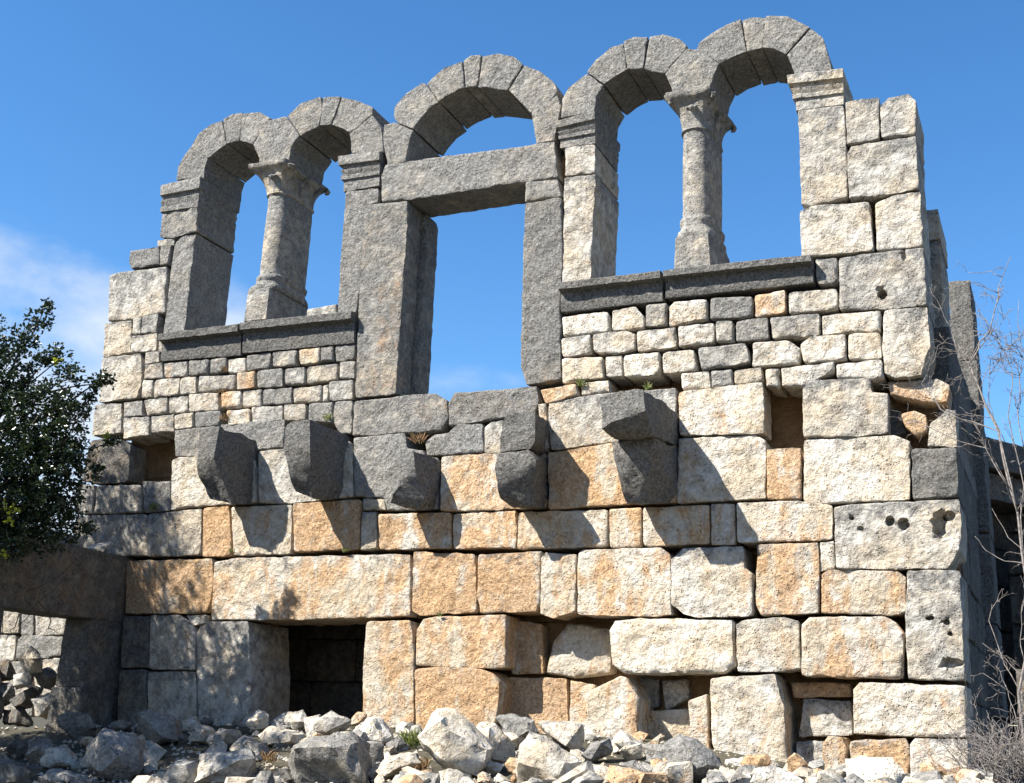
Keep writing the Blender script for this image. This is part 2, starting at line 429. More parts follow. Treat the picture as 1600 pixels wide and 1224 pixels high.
def course_wall(parent, frame, u0, u1, v0, v1, w0, ch, code, depth=0.4, wr=(0.5, 1.0), name='wall_stone', skip=None, spacing=0.09, gap=0.012):
    v = v0; k = 0
    while v < v1-0.08:
        h = min(ch*rnd.uniform(.85, 1.15), v1-v)
        if v1-(v+h) < 0.15: h = v1-v
        u = u0
        while u < u1-0.05:
            l = rnd.uniform(*wr)
            if u1-(u+l) < 0.25: l = u1-u
            a, b, c, d = u+gap, u+l-gap, v+gap*.7, v+h-gap*.7
            if not (skip and skip((a+b)/2, (c+d)/2)):
                j = lambda: rnd.uniform(-.008, .008)
                block(name, [(a+j(), c+j()), (b+j(), c+j()), (b+j(), d+j()), (a+j(), d+j())], w0+rnd.uniform(-.012, .012), depth, M_STONE, parent, colour(rnd.choice(code)), frame, spacing=spacing)
            u += l
        v += h

def slab(name, x0, x1, y0, y1, z0, z1, mat, parent, color=None, rough=0.012, sub=0.15):
    SEED[0] += 1
    V = [(x, y, z) for x in (x0, x1) for y in (y0, y1) for z in (z0, z1)]
    F = [(0, 1, 3, 2), (4, 6, 7, 5), (0, 4, 5, 1), (2, 3, 7, 6), (0, 2, 6, 4), (1, 5, 7, 3)]
    V, F = displaced(V, F, SEED[0], rough, sub, 5)
    return mesh_obj(name, V, F, mat, parent, color, 40)

# ------------------------------------------------------------------ ground: a rubble slope that rises to the wall
def base_row(px, Y):
    near = np.interp(px, [0, 300, 600, 1000, 1300, 1600], [1140, 1134, 1134, 1158, 1212, 1226])
    return near + (1246-near)*np.clip((-0.3-Y)/2.8, 0, 1)
def ground_z(x, y):
    yy = min(max(y, -3.1), -0.3)
    z = 1.3
    for _ in range(4):
        px, _p = PX((x, yy, z)); row = base_row(np.clip(px, -300, 1900), yy)
        q0 = np.array([x, yy, 0.0])-CAM; k = (612-row)/FPX
        # U.q = k F.q, linear in z
        z = -(CU@q0-k*(CF@q0))/(CU[2]-k*CF[2])
    if y < -3.1:
        t = min((-3.1-y)/6.0, 1); s = t*t*(3-2*t); z = z*(1-s)+0.02*s
    if y > 0.7:
        t = min((y-0.7)/4, 1); z = z*(1-t)+1.15*t
    d = max(abs(x+5)-9, 0)
    if d > 0: z = z+(1.0-z)*min(d/12, 1)*(1 if y > -3 else 0.0)
    return z
xs = np.concatenate([[-3000, -600, -150, -60, -35, -25, -20, -17], np.arange(-15, 4.01, 0.3), [5, 7, 10, 16, 30, 60, 150, 600, 3000]])
ys = np.concatenate([[-600, -100, -30, -16, -12], np.arange(-10, 2.01, 0.3), [3, 4.5, 6, 9, 14, 25, 50, 120, 400, 1500, 4000]])
GV = [(x, y, ground_z(x, y)) for y in ys for x in xs]
GV = np.array(GV); GV[:, 2] += 0.05*fbm(GV*[1, 1, 0], 1.3, 3, 5)*(np.abs(GV[:, 0]) < 40)
nx = len(xs); GF = [(j*nx+i, j*nx+i+1, (j+1)*nx+i+1, (j+1)*nx+i) for j in range(len(ys)-1) for i in range(nx-1)]
gme = bpy.data.meshes.new('ground'); gme.from_pydata(GV.tolist(), [], GF)
gme.polygons.foreach_set('use_smooth', [True]*len(gme.polygons))
ground = link('ground', gme, M_SOIL); ground['kind'] = 'structure'; ground['label'] = 'dry stony soil rising to the foot of the ruin'
GSURF = None

# ------------------------------------------------------------------ the facade
base = W(800, 1150); base[1] = 0.3
R_ = thing('ruined_facade', 'tall ruined limestone facade with arched openings above a row of broken corbels', 'ruin', base)

S = lambda code, *pts, **kw: stone(code, pts, R_, **kw)
T = 0.78        # full wall thickness
# upper left corner and pier
S('g', (254,329),(311,321),(307,362),(288,366),(272,372),(250,370), depth=T)
S('g', (245,375),(271,373),(271,383),(246,387)); S('g', (251,386),(267,384),(262,413),(250,415)); S('g', (204,392),(249,386),(249,414),(206,420),(202,412))
S('l', (170,431),(182,426),(260,416),(256,487),(220,496),(168,502))
S('g', (271,384),(276,374),(285,368),(306,364),(302,380),(287,517),(254,523), depth=T, name='jamb_stone')
S('l', (163,505),(205,500),(203,550),(160,558)); S('l', (208,499),(221,496),(219,521),(207,523)); S('k', (223,495),(247,490),(245,520),(220,521))
S('l', (206,525),(245,521),(243,547),(204,552)); S('l', (247,524),(252,524),(252,548),(246,549)); S('l', (160,560),(220,553),(223,590),(216,622),(155,629))
S('l', (228,551),(250,549),(249,566),(227,569)); S('k', (227,570),(254,567),(255,591),(226,593))
S('l', (222,594),(239,594),(237,621),(221,622)); S('l', (147,632),(189,630),(188,675),(143,681)); S('k', (193,629),(221,627),(222,650),(193,652))
S('k', (223,625),(260,621),(260,645),(229,649)); S('l', (192,653),(233,651),(232,680),(192,685)); S('l', (235,651),(270,648),(270,674),(236,677))
# small coursed masonry under the left sill
for q in '''k 255,567 292,564 292,587 256,590|k 242,593 281,590 278,617 240,621|g 294,563 326,561 325,585 294,587|g 328,561 353,558 353,582 328,584|w 355,561 383,559 382,581 356,583
g 385,556 423,550 422,575 385,579|g 426,550 464,547 462,571 426,574|c 467,547 500,543 499,567 468,570|g 501,542 520,541 520,564 501,566|g 523,540 554,537 553,561 524,565
l 282,590 306,588 306,614 281,617|k 310,588 367,585 366,609 310,613|c 370,583 398,581 398,606 370,609|g 401,579 441,575 441,604 402,606|k 445,576 476,574 476,600 445,602
k 479,573 527,568 526,594 479,600|l 530,565 554,563 553,591 529,591|k 262,620 292,617 292,643 263,646|l 294,616 340,614 341,641 295,644|c 344,612 375,610 375,637 345,639
l 378,610 407,607 407,635 378,637|g 410,609 455,605 455,630 411,632|k 457,607 502,602 501,627 459,630|k 504,602 512,601 511,627 503,628|k 513,596 551,594 550,624 514,626
k 272,648 302,645 301,668 273,672|g 305,645 345,642 344,666 305,668|c 354,641 390,639 390,661 356,665|l 392,636 440,634 440,659 392,661|k 443,632 478,631 478,656 445,658
g 481,630 520,627 519,660 481,658|g 522,627 551,625 548,678 530,676 521,661'''.replace('\n', '|').split('|'):
    q = q.split(); S(q[0], *[tuple(map(float, p.split(','))) for p in q[1:]], rnd_r=0.02, rough=0.016, corner=0.18, spacing=0.035)
# small coursed masonry under the right sill
for q in '''w 877,495 950,485 952,517 880,526|w 955,485 992,479 1006,495 1006,514 956,516|k 1009,476 1041,474 1042,509 1009,511|w 1046,480 1054,472 1104,467 1105,500 1045,510
g 1109,465 1175,462 1175,495 1109,499|c 1180,462 1226,453 1229,488 1180,497|l 1231,456 1308,449 1309,482 1231,490|l 877,529 922,522 924,552 878,559|k 926,522 975,517 992,522 992,546 960,554 928,550
l 994,517 1055,511 1056,542 995,550|w 1059,509 1115,504 1115,534 1060,542|l 1118,502 1145,501 1147,534 1119,535|g 1150,502 1200,496 1201,530 1151,534|k 1203,496 1280,489 1281,525 1206,530
w 1283,492 1376,484 1375,517 1285,522|w 877,561 942,557 943,590 878,600|k 945,557 970,554 971,587 945,588|w 974,554 1030,549 1030,585 974,588|w 1033,550 1085,545 1088,578 1035,584
k 1090,543 1165,536 1172,565 1095,579|l 1175,535 1230,530 1250,545 1248,567 1175,572|w 1251,538 1268,525 1320,522 1323,563 1256,567|w 1325,522 1375,518 1379,560 1326,562
w 1063,582 1107,579 1109,605 1065,610|k 1111,580 1142,577 1144,601 1112,604|l 1147,579 1190,573 1192,597 1147,600|l 1196,578 1217,576 1217,606 1197,605|w 1220,575 1303,565 1302,580 1275,592 1253,606 1222,605
w 1307,570 1378,561 1380,590 1365,594 1309,590|c 844,610 900,600 904,618 852,630|c 907,597 950,593 952,611 908,618|k 1273,403 1308,401 1309,443 1275,445'''.replace('\n', '|').split('|'):
    q = q.split(); S(q[0], *[tuple(map(float, p.split(','))) for p in q[1:]], rnd_r=0.022, rough=0.019, corner=0.2, spacing=0.035)
# right hand pier, tall blocks
S('l', (1247,172),(1318,164),(1322,230),(1324,308),(1290,315),(1268,322),(1252,318), depth=T, name='jamb_stone')
S('l', (1321,160),(1345,156),(1373,153),(1374,216),(1345,222),(1324,225), depth=T); S('l', (1376,166),(1388,153),(1420,147),(1430,158),(1431,210),(1378,215), depth=T)
S('l', (1325,240),(1330,229),(1431,213),(1437,296),(1405,301),(1370,306),(1327,311), depth=T); S('l', (1250,330),(1268,323),(1358,315),(1365,392),(1310,397),(1252,401), depth=T)
S('l', (1368,318),(1395,306),(1437,299),(1443,384),(1370,391), depth=T)
S('l', (1311,403),(1360,396),(1444,387),(1449,476),(1395,482),(1312,484), depth=T, pits=[(1378,460,7,8,.16),(1413,398,5,9,.05)])
S('k', (1381,484),(1449,479),(1453,545),(1440,586),(1400,590),(1383,582),(1379,540), depth=T)
# door jambs, lintel
S('g', (541,300),(592,294),(591,317),(570,321),(568,380),(563,440),(556,490),(527,488),(531,430),(538,340), depth=T, name='jamb_stone')
S('b', (571,321),(639,315),(630,450),(618,615),(555,622),(562,470), depth=0.33, name='door_jamb', spacing=0.05)
S('g', (597,316),(596,275),(602,258),(680,247),(805,231),(866,220),(872,278),(820,284),(640,312), depth=0.55, name='lintel')
S('b', (821,285),(871,280),(877,307),(821,316), depth=T, name='jamb_stone'); S('b', (821,318),(878,309),(879,400),(875,480),(876,594),(823,601),(814,573),(816,500),(818,400), depth=0.5, name='door_jamb')
a = W(625, 318); b = W(607, 613)
xr = W(628, 470)[0]
block('door_rebate', [(xr-.25, b[2]), (xr+.085, b[2]), (xr+.085, a[2]-.12), (xr+.05, a[2]-.02), (xr-.25, a[2]-.02)], 0.34, 0.26, M_STONE, R_, colour('b'), FRONT)
a = W(881, 277); S('l', (882,231),(930,225),(930,270),(884,274), depth=T, name='jamb_stone')
S('l', (881,277),(930,272),(927,330),(923,437),(878,445),(880,380),(882,320), depth=T, name='jamb_stone')
# arches
VC = []
V_ = lambda code, *pts: stone(code, pts, R_, 'voussoir', depth=T+rnd.uniform(-.06, .05), rough=0.010, corner=0.05, rnd_r=0.009, edge=0.006, grow=0.007)
for q in '''276,281 279,262 285,249 297,232 324,247 319,262 318,278|298,231 310,210 328,196 346,189 353,225 340,233 325,246|348,186 362,179 378,176 379,184 373,220 354,224
380,178 405,176 424,186 418,193 395,226 385,221 375,220|420,190 447,183 468,213 455,230 451,252 405,262 407,248 397,227|449,181 470,162 500,151 502,170 498,196 482,204 470,212
505,152 532,151 517,194 500,196|534,152 558,158 581,168 581,179 546,207 535,199 519,194|582,181 595,202 597,222 600,238 566,242 550,240 549,220 547,209
600,195 615,192 645,204 638,222 633,252 606,257 598,220|616,182 618,167 635,147 660,131 665,132 685,160 668,172 655,187 646,201 622,192|668,132 673,127 695,107 722,97 726,137 705,146 686,158
725,95 735,88 751,86 748,110 745,135 728,137|754,88 778,84 803,89 816,100 792,140 770,137 747,135|819,102 843,112 865,130 870,142 860,155 829,174 813,158 795,140|830,175 870,148 874,165 870,185 866,204 866,218 838,222 834,195
877,184 880,155 890,137 917,116 942,134 931,153 928,175|918,113 932,95 955,75 974,69 979,109 960,118 944,131|975,65 992,59 1011,59 1004,107 981,109|1015,57 1035,54 1060,60 1073,72 1038,114 1020,110 1006,107
1073,77 1092,79 1123,100 1113,120 1108,142 1052,153 1051,137 1040,116|1089,77 1093,67 1113,52 1135,39 1157,30 1165,79 1142,88 1125,99|1160,31 1175,27 1197,27 1190,74 1167,79|1198,26 1230,27 1265,43 1228,84 1210,76 1192,74
1267,45 1285,60 1293,85 1299,109 1243,117 1238,100 1231,86'''.replace('\n', '|').split('|'):
    pts = [tuple(map(float, p.split(','))) for p in q.split()]; V_('g', *pts); VC.append(np.mean(pts, 0))
# moulded imposts
IMP = [(0, 0.0), (.30, 0.0), (.32, .022), (.44, .026), (.46, .008), (.56, .03), (.60, .034), (.62, .015), (.70, .02), (.73, .055), (.97, .06), (1, .05)]
moulded('impost', [(255,292),(313,279),(311,325),(255,333)], [((t-.3)/.7, p) for t, p in IMP[1:]], R_, 'g', side=(.2, .5))
moulded('impost', [(536,246),(596,239),(593,290),(541,299)], IMP, R_, 'g', side=(1.2, .1))
moulded('impost', [(874,192),(930,177),(930,224),(878,231)], IMP, R_, 'g', side=(.7, .2))
moulded('impost', [(1239,119),(1317,111),(1318,163),(1247,172)], IMP, R_, 'l', side=(1.2, .2))
# window sills: projecting lip over a plain band
SIL = [(0, 0.0), (.1, .012), (.66, .012), (.70, .03), (.74, .10), (.97, .105), (1, .09)]
moulded('sill', [(254,525),(377,510),(378,555),(254,564)], SIL, R_, 'G', depth=.6, Y=-.01, amp=.01)
moulded('sill', [(380,508),(554,490),(555,536),(382,552)], SIL, R_, 'G', depth=.6, Y=-.01, amp=.01)
moulded('sill', [(876,446),(1035,428),(1037,470),(878,488)], SIL, R_, 'G', depth=.6, Y=-.01, amp=.01)
moulded('sill', [(1039,427),(1270,403),(1272,442),(1042,466)], SIL, R_, 'G', depth=.6, Y=-.01, amp=.01)

# twin half-columns with leaf capitals
def sect(cx, hw, yf, yb, z, square=0.0, n=40, flare=0.0):
    """closed ring: stadium (square=0) to rectangle (square=1); flare pulls the corners out"""
    R = []
    for j in range(n):
        a = 2*math.pi*(j+.5)/n - math.pi/2
        c, s = math.cos(a), math.sin(a)
        d = (yb-yf)/2; cy = (yb+yf)/2; st = d-hw
        sx = hw*c; sy = hw*s+math.copysign(max(st, 0), s)
        k = 1/max(abs(c), abs(s)); rx = hw*c*k; ry = d*s*k
        x = sx+(rx-sx)*square; y = sy+(ry-sy)*square
        f = 1+flare*(abs(math.sin(2*a))**2-0.45)
        R.append((cx+x*f, cy+y*(1+flare*0.35*(abs(math.sin(2*a))**2-0.45)), z))
    return R
def column(capTL, capTR, neckL, neckR, footL, footR, plTL, plTR, plBL, plBR, code):
    Y0 = 0.04
    g = lambda p: W(p[0], p[1], Y0)
    def mid(a, b): A, B = g(a), g(b); return (A[0]+B[0])/2, (B[0]-A[0])/2, (A[2]+B[2])/2
    nc, nh, nzv = mid(neckL, neckR); fc, fh, fz = mid(footL, footR); cc, chw, cz = mid(capTL, capTR); pc, ph, pz = mid(plTL, plTR); bc, bh, bz = mid(plBL, plBR)
    yf, yb = 0.03, 0.75
    rings = []
    for k in range(15):
        t = k/14; hw = fh+(nh-fh)*t+0.004*math.sin(math.pi*t); rings.append(sect(fc+(nc-fc)*t, hw, yf+fh-hw, yb-fh+hw, fz+(nzv-fz)*t))
    col = loft('column', rings, M_STONE, R_, colour(code), .007, 60)
    # base: torus, scotia, torus, then square plinth
    H = fz-pz; rings = []
    for t, e, sq in ((-.02, .035, .9), (.12, .05, .6), (.3, .052, .2), (.42, .03, 0), (.6, .016, 0), (.72, .03, 0), (.9, .03, 0), (1.0, .012, 0)):
        rings.append(sect(pc+(fc-pc)*t, fh+e, yf-e, yb+e, pz+H*t, sq))
    loft('column_base', rings, M_STONE, col, colour(code), .007, 45)
    rings = [sect(bc+(pc-bc)*t, bh+(ph-bh)*t, yf-.06, yb+.06, bz-.03+(pz-bz+.03)*t, .97) for t in (0, .2, .4, .6, .8, .97, 1.0)]
    loft('plinth', rings, M_STONE, col, colour(code), .008, 45)
    # capital: bell opening to a flared abacus
    H = cz-nzv; rings = []
    for t, k, sq, fl in ((0, 1.02, 0, 0), (.05, 1.12, 0, 0), (.09, 1.05, 0, 0), (.3, 1.1, .1, .05), (.5, 1.2, .25, .12), (.68, 1.30, .4, .3), (.76, 1.38, .5, .4), (.80, 1.45, .8, .25), (.86, 1.66, .95, .16), (.97, 1.72, .95, .16), (1.0, 1.68, .95, .12)):
        hw = nh*k; rings.append(sect(nc+(cc-nc)*t, hw, yf-(hw-nh), yb+(hw-nh), nzv+H*t, sq, 48, fl))
    cap = loft('capital', rings, M_STONE, col, colour(code), .010, 50)
    # curling leaves at the corners and on the faces
    def leaf(x, y, dx, dy, w, z0, z1, out):
        nrm = math.hypot(dx, dy); dx, dy = dx/nrm, dy/nrm; tx, ty = -dy, dx; Vv = []; Ff = []
        path = [(0, 0), (.02, .35), (.05, .62), (.10, .85), (.155, .95), (.18, .88), (.165, .78)]
        ww = [.75, .9, 1.0, .9, .7, .5, .35]
        for (o, h), k in zip(path, ww):
            for sgn, th in ((-1, 0), (0, .018), (1, 0)):
                for inn in (0, .03):
                    oo = o*out/0.18+th-inn; Vv.append((x+dx*oo+tx*w*k*sgn, y+dy*oo+ty*w*k*sgn, z0+(z1-z0)*h))
        for i in range(len(path)-1):
            A = i*6; B = A+6
            for q in ((0, 2), (2, 4)): Ff.append((A+q[0], A+q[1], B+q[1], B+q[0])); Ff.append((A+q[1]+1, A+q[0]+1, B+q[0]+1, B+q[1]+1))
            Ff.append((A+1, A, B, B+1)); Ff.append((A+4, A+5, B+5, B+4))
        e = (len(path)-1)*6; Ff.append((e, e+2, e+4, e+5, e+3, e+1)); Ff.append((1, 3, 5, 4, 2, 0))
        Vv, Ff = displaced(Vv, Ff, SEED[0], .004, .05); SEED[0] += 1
        mesh_obj('capital_leaf', Vv, Ff, M_STONE, cap, colour(code), 50)
    zc0, zc1 = nzv+.02, nzv+H*.92
    for sx in (-1, 1):
        for (yy, sy) in ((yf+nh*.45, -1), (yb-nh*.45, 1)):
            leaf(nc+sx*nh*.6, yy, sx, sy*.9, nh*.46, zc0, zc1, .215)
        leaf(nc+sx*nh*.98, (yf+yb)/2, sx, 0, nh*.5, zc0, zc0+(zc1-zc0)*.75, .08)
    leaf(nc, yf+.01, 0, -1, nh*.5, zc0, zc0+(zc1-zc0)*.62, .10)
column((400,264),(452,253),(412,308),(447,302),(398,430),(434,427),(390,456),(429,452),(384,502),(424,497),'j')
column((1046,153),(1113,142),(1063,208),(1106,200),(1062,338),(1106,333),(1055,376),(1113,367),(1054,424),(1118,413),'j')
S('l', (478,484),(525,475),(526,492),(478,497), Y=0.35, depth=.2)

# threshold stones
S('b', (553,627),(655,616),(680,615),(697,626),(700,652),(688,672),(640,675),(550,681), depth=T, name='threshold'); S('b', (702,630),(710,614),(838,604),(841,625),(836,642),(790,652),(702,666), depth=T, name='threshold')
S('c', (840,632),(852,631),(856,700),(846,700), depth=.4)
# corbel course
S('d', (143,688),(180,684),(203,695),(200,752),(165,756),(128,752), depth=.3)
S('k', (150,758),(220,758),(220,801),(146,803)); S('g', (222,752),(266,753),(265,798),(224,802)); S('k', (122,758),(147,758),(143,803),(118,803))
S('g', (272,673),(340,664),(445,655),(442,700),(400,703),(330,714),(273,713)); S('l', (269,720),(280,715),(315,715),(398,705),(400,786),(330,790),(300,791),(267,797))
S('l', (403,705),(443,702),(545,690),(550,700),(552,777),(455,786),(404,786)); S('g', (552,684),(632,677),(636,700),(660,705),(664,715),(684,716),(684,796),(605,797),(600,778),(555,776))
S('g', (665,690),(680,680),(700,677),(716,664),(755,662),(756,707),(705,711),(668,712)); S('k', (757,668),(768,660),(854,655),(854,704),(758,709))
S('c', (690,714),(775,709),(852,706),(853,792),(800,795),(720,799),(688,798), pits=()); S('k', (858,628),(935,616),(1055,606),(1056,684),(957,690),(862,703),(857,667))
S('o', (856,708),(955,694),(1054,688),(1056,786),(985,787),(858,796)); S('w', (1061,613),(1192,597),(1195,678),(1062,681), depth=.34); S('w', (1059,685),(1180,680),(1196,688),(1195,778),(1058,786))
S('o', (1198,702),(1251,700),(1252,780),(1198,780)); S('k', (1254,595),(1360,590),(1362,613),(1388,615),(1389,677),(1320,683),(1255,684), depth=.6); S('w', (1255,687),(1398,680),(1421,690),(1422,780),(1256,789))
S('G', (1424,701),(1495,700),(1498,775),(1427,782), rough=.02, depth=T); S('l', (1455,664),(1480,640),(1493,642),(1495,698),(1448,698), depth=.4)
S('o', (1405,648),(1428,643),(1446,650),(1448,672),(1432,682),(1418,668), Y=.12, depth=.2); S('c', (1388,598),(1462,594),(1484,602),(1482,632),(1440,626),(1392,618), Y=.10, depth=.3); S('d', (1390,640),(1404,640),(1416,676),(1392,684), Y=.2, depth=.2)
# course under the corbels
S('k', (118,806),(229,803),(229,868),(106,870)); S('k', (231,804),(316,795),(314,868),(231,869)); S('O', (318,794),(357,789),(362,868),(315,870)); S('w', (361,793),(456,788),(454,866),(364,868))
S('o', (458,787),(563,780),(562,858),(459,863)); S('k', (566,800),(588,800),(588,857),(564,860)); S('k', (566,779),(600,780),(603,797),(567,797)); S('o', (591,803),(704,801),(704,857),(592,859))
S('o', (707,803),(805,798),(808,830),(804,856),(708,858)); S('c', (809,800),(949,797),(949,854),(808,858)); S('c', (952,796),(1001,793),(1001,854),(952,856)); S('c', (1004,793),(1108,789),(1108,850),(1005,853))
S('c', (1111,788),(1147,787),(1148,851),(1112,852)); S('c', (1151,786),(1240,783),(1301,790),(1300,843),(1152,848))
S('l', (1304,793),(1330,789),(1499,780),(1502,830),(1500,860),(1480,888),(1306,890), depth=T, rough=.02, pits=[(1391,815,7,8,.10),(1412,819,9,9,.14),(1469,822,10,22,.12),(1482,806,10,7,.10),(1344,826,5,4,.05),(1331,810,4,3,.05)])
# lintel course
S('o', (195,876),(330,873),(331,920),(322,958),(194,959)); S('c', (335,879),(365,873),(640,866),(640,962),(480,968),(330,969), depth=T, name='lintel')
S('o', (645,862),(742,866),(744,957),(655,961),(643,955)); S('o', (747,867),(845,861),(844,935),(838,957),(750,958),(746,930)); S('c', (846,872),(853,865),(901,867),(899,955),(865,965),(845,960))
S('c', (904,866),(910,860),(1032,857),(1048,868),(1049,960),(1020,963),(902,961)); S('w', (1050,875),(1068,858),(1160,854),(1163,888),(1176,897),(1176,962),(1090,965),(1068,958),(1050,945))
S('c', (1183,851),(1278,848),(1280,895),(1279,958),(1190,962),(1181,945)); S('w', (1281,847),(1302,846),(1304,889),(1281,893)); S('c', (1285,898),(1295,891),(1400,893),(1415,903),(1415,955),(1405,961),(1283,958))
S('l', (1418,892),(1502,891),(1505,1028),(1508,1064),(1418,1062),(1416,970), depth=T, rough=.018, pits=[(1452,966,8,4,.10),(1479,972,5,5,.08),(1484,990,4,5,.08),(1488,1037,17,8,.08)])
# door course
S('d', (190,963),(232,963),(231,1044),(187,1043)); S('k', (235,962),(277,961),(300,977),(304,988),(304,1047),(233,1046)); S('c', (290,962),(321,962),(320,974),(302,977)); S('d', (186,1047),(228,1047),(228,1150),(182,1150)); S('k', (230,1049),(304,1050),(306,1150),(229,1150))
S('k', (306,991),(312,979),(327,972),(388,971),(390,1060),(386,1150),(309,1152), depth=T, name='door_jamb'); S('c', (573,972),(641,970),(646,1000),(647,1145),(567,1145),(568,1040), depth=T, name='door_jamb')
S('o', (650,985),(660,968),(680,964),(790,961),(789,1043),(770,1044),(648,1040), depth=.5); S('o', (647,1047),(680,1043),(745,1045),(768,1053),(780,1066),(775,1130),(720,1150),(650,1150), depth=.5, corner=.25)
S('o', (800,968),(846,976),(848,1052),(798,1054), Y=.3, depth=.2); S('c', (850,1052),(864,1000),(885,974),(955,984),(955,1052),(900,1060), Y=.28, depth=.2, rnd_r=.05); S('O', (778,1058),(885,1060),(888,1150),(776,1150), Y=.32, depth=.2); S('c', (890,1062),(930,1070),(920,1150),(890,1150), Y=.3, depth=.2)
S('W', (952,985),(960,971),(995,966),(1145,968),(1147,1040),(1130,1052),(980,1053),(955,1040), rnd_r=.04); S('w', (1150,976),(1165,969),(1225,966),(1247,971),(1250,1045),(1225,1049),(1152,1050)); S('c', (1253,976),(1265,965),(1380,963),(1400,973),(1412,990),(1411,1062),(1252,1057), rnd_r=.04)
S('c', (912,1085),(967,1057),(978,1060),(997,1092),(993,1160),(990,1190),(912,1190), rnd_r=.03, depth=.5); S('w', (1108,1060),(1210,1053),(1225,1105),(1230,1187),(1228,1215),(1133,1215),(1112,1162), rnd_r=.04, depth=.5)
S('c', (1076,1095),(1105,1084),(1108,1160),(1110,1200),(1082,1200), Y=.05); S('k', (1255,1092),(1330,1096),(1332,1150),(1248,1152), Y=.28, depth=.2); S('k', (1244,1158),(1290,1158),(1288,1230),(1244,1230), Y=.25, depth=.2); S('O', (1236,1066),(1330,1068),(1330,1088),(1240,1090), Y=.3, depth=.2)
S('b', (1000,1060),(1030,1062),(1028,1105),(1004,1108), Y=.42, depth=.15); S('k', (1034,1064),(1074,1062),(1076,1090),(1040,1112), Y=.40, depth=.15); S('c', (1006,1112),(1076,1108),(1080,1180),(1004,1180), Y=.34, depth=.2)
S('w', (1333,1078),(1342,1067),(1510,1071),(1511,1152),(1425,1151),(1333,1147), depth=T, rnd_r=.035, rough=.018); S('c', (1286,1162),(1294,1151),(1316,1153),(1322,1170),(1322,1250),(1284,1250)); S('o', (1327,1158),(1414,1154),(1421,1171),(1418,1240),(1333,1240))
S('w', (1423,1165),(1431,1155),(1511,1156),(1512,1250),(1424,1250), depth=T)

# broken corbels
def corbel(code, front, wall, name='corbel'):
    pts = [W(x, y, -p) for x, y, p in front]+[W(x, y, 0.18) for x, y in wall]
    hull_stone(name, pts, R_, colour(code), .018, .055, 28)
corbel('G', [(312,673,.6),(343,667,.6),(308,705,.6),(334,716,.61),(311,745,.53),(328,780,.36),(362,788,.36)], [(415,694),(410,787),(384,690),(380,787)])
corbel('G', [(445,668,.6),(455,658,.6),(484,656,.6),(444,700,.6),(484,706,.61),(452,735,.55),(462,768,.42),(487,779,.38)], [(556,684),(551,780),(515,683),(513,780)])
corbel('G', [(612,709,.38),(646,706,.38),(648,728,.4),(632,752,.42),(615,772,.42),(612,785,.36),(655,797,.27),(663,780,.3)], [(698,722),(690,797),(658,712),(662,797)])
corbel('G', [(782,660,.44),(793,648,.44),(835,645,.44),(836,690,.44),(828,702,.42),(780,707,.42)], [(864,662),(860,713),(822,662),(822,713)])
corbel('G', [(773,730,.54),(778,710,.52),(825,704,.52),(778,760,.5),(783,778,.42),(802,795,.3),(832,792,.32),(836,720,.52)], [(862,716),(858,792),(820,716),(820,792)])
corbel('G', [(936,620,.88),(960,613,.88),(1004,610,.88),(1008,642,.9),(955,660,.9),(941,670,.86),(954,686,.72),(1020,680,.7)], [(1068,650),(1065,700),(1000,640),(1000,695)])
corbel('Q', [(957,692,.55),(1020,684,.55),(958,715,.55),(970,760,.46),(980,787,.36),(1007,788,.34),(1022,700,.54)], [(1068,704),(1068,786),(1010,695),(1010,786)])

# earth and rubble core between the two leaves of the wall; pieces behind pier joints added to block sky
def core(pts, y0, y1):
    V = [W(x, y, 0)*[1, 0, 1]+[0, y0, 0] for x, y in pts]+[W(x, y, 0)*[1, 0, 1]+[0, y1, 0] for x, y in pts]
    n = len(pts); F = [tuple(range(n)), tuple(reversed(range(n, 2*n)))]+[(i, n+i, n+(i+1) % n, (i+1) % n) for i in range(n)]
    SEED[0] += 1; V, F = displaced(V, F, SEED[0], .02, .16)
    mesh_obj('wall_core', V, F, M_CORE, R_, None, 40)
core([(172,510),(252,528),(548,530),(545,690),(160,740)], .5, .7)
core([(882,492),(1270,450),(1440,480),(1440,600),(882,640)], .5, .7)
core([(1262,330),(1330,235),(1328,170),(1424,165),(1442,480),(1300,480),(1300,440),(1280,400)], .3, .7)
core([(176,440),(250,430),(262,400),(270,390),(258,520),(170,510)], .3, .7)
core([(860,230),(890,230),(890,440),(866,440)], .2, .5)
core([(575,330),(596,300),(578,500),(560,500)], .2, .5)
core([(160,700),(545,690),(820,650),(860,625),(1445,600),(1490,700),(1495,965),(330,964),(195,964),(130,860)], .52, .72)
core([(192,962),(380,966),(380,1160),(190,1160)], .52, .72)
for k, (a, b) in enumerate(zip(VC[:-1], VC[1:])):
    if k in (8, 15): continue
    d = (b-a)/np.linalg.norm(b-a); n_ = np.array([-d[1], d[0]])*9; core([a+n_, b+n_, b-n_, a-n_], .12, .6)  # filler added inside the arches to keep sky out of the joints
core([(580,966),(1497,965),(1505,1260),(580,1180)], .54, .74)

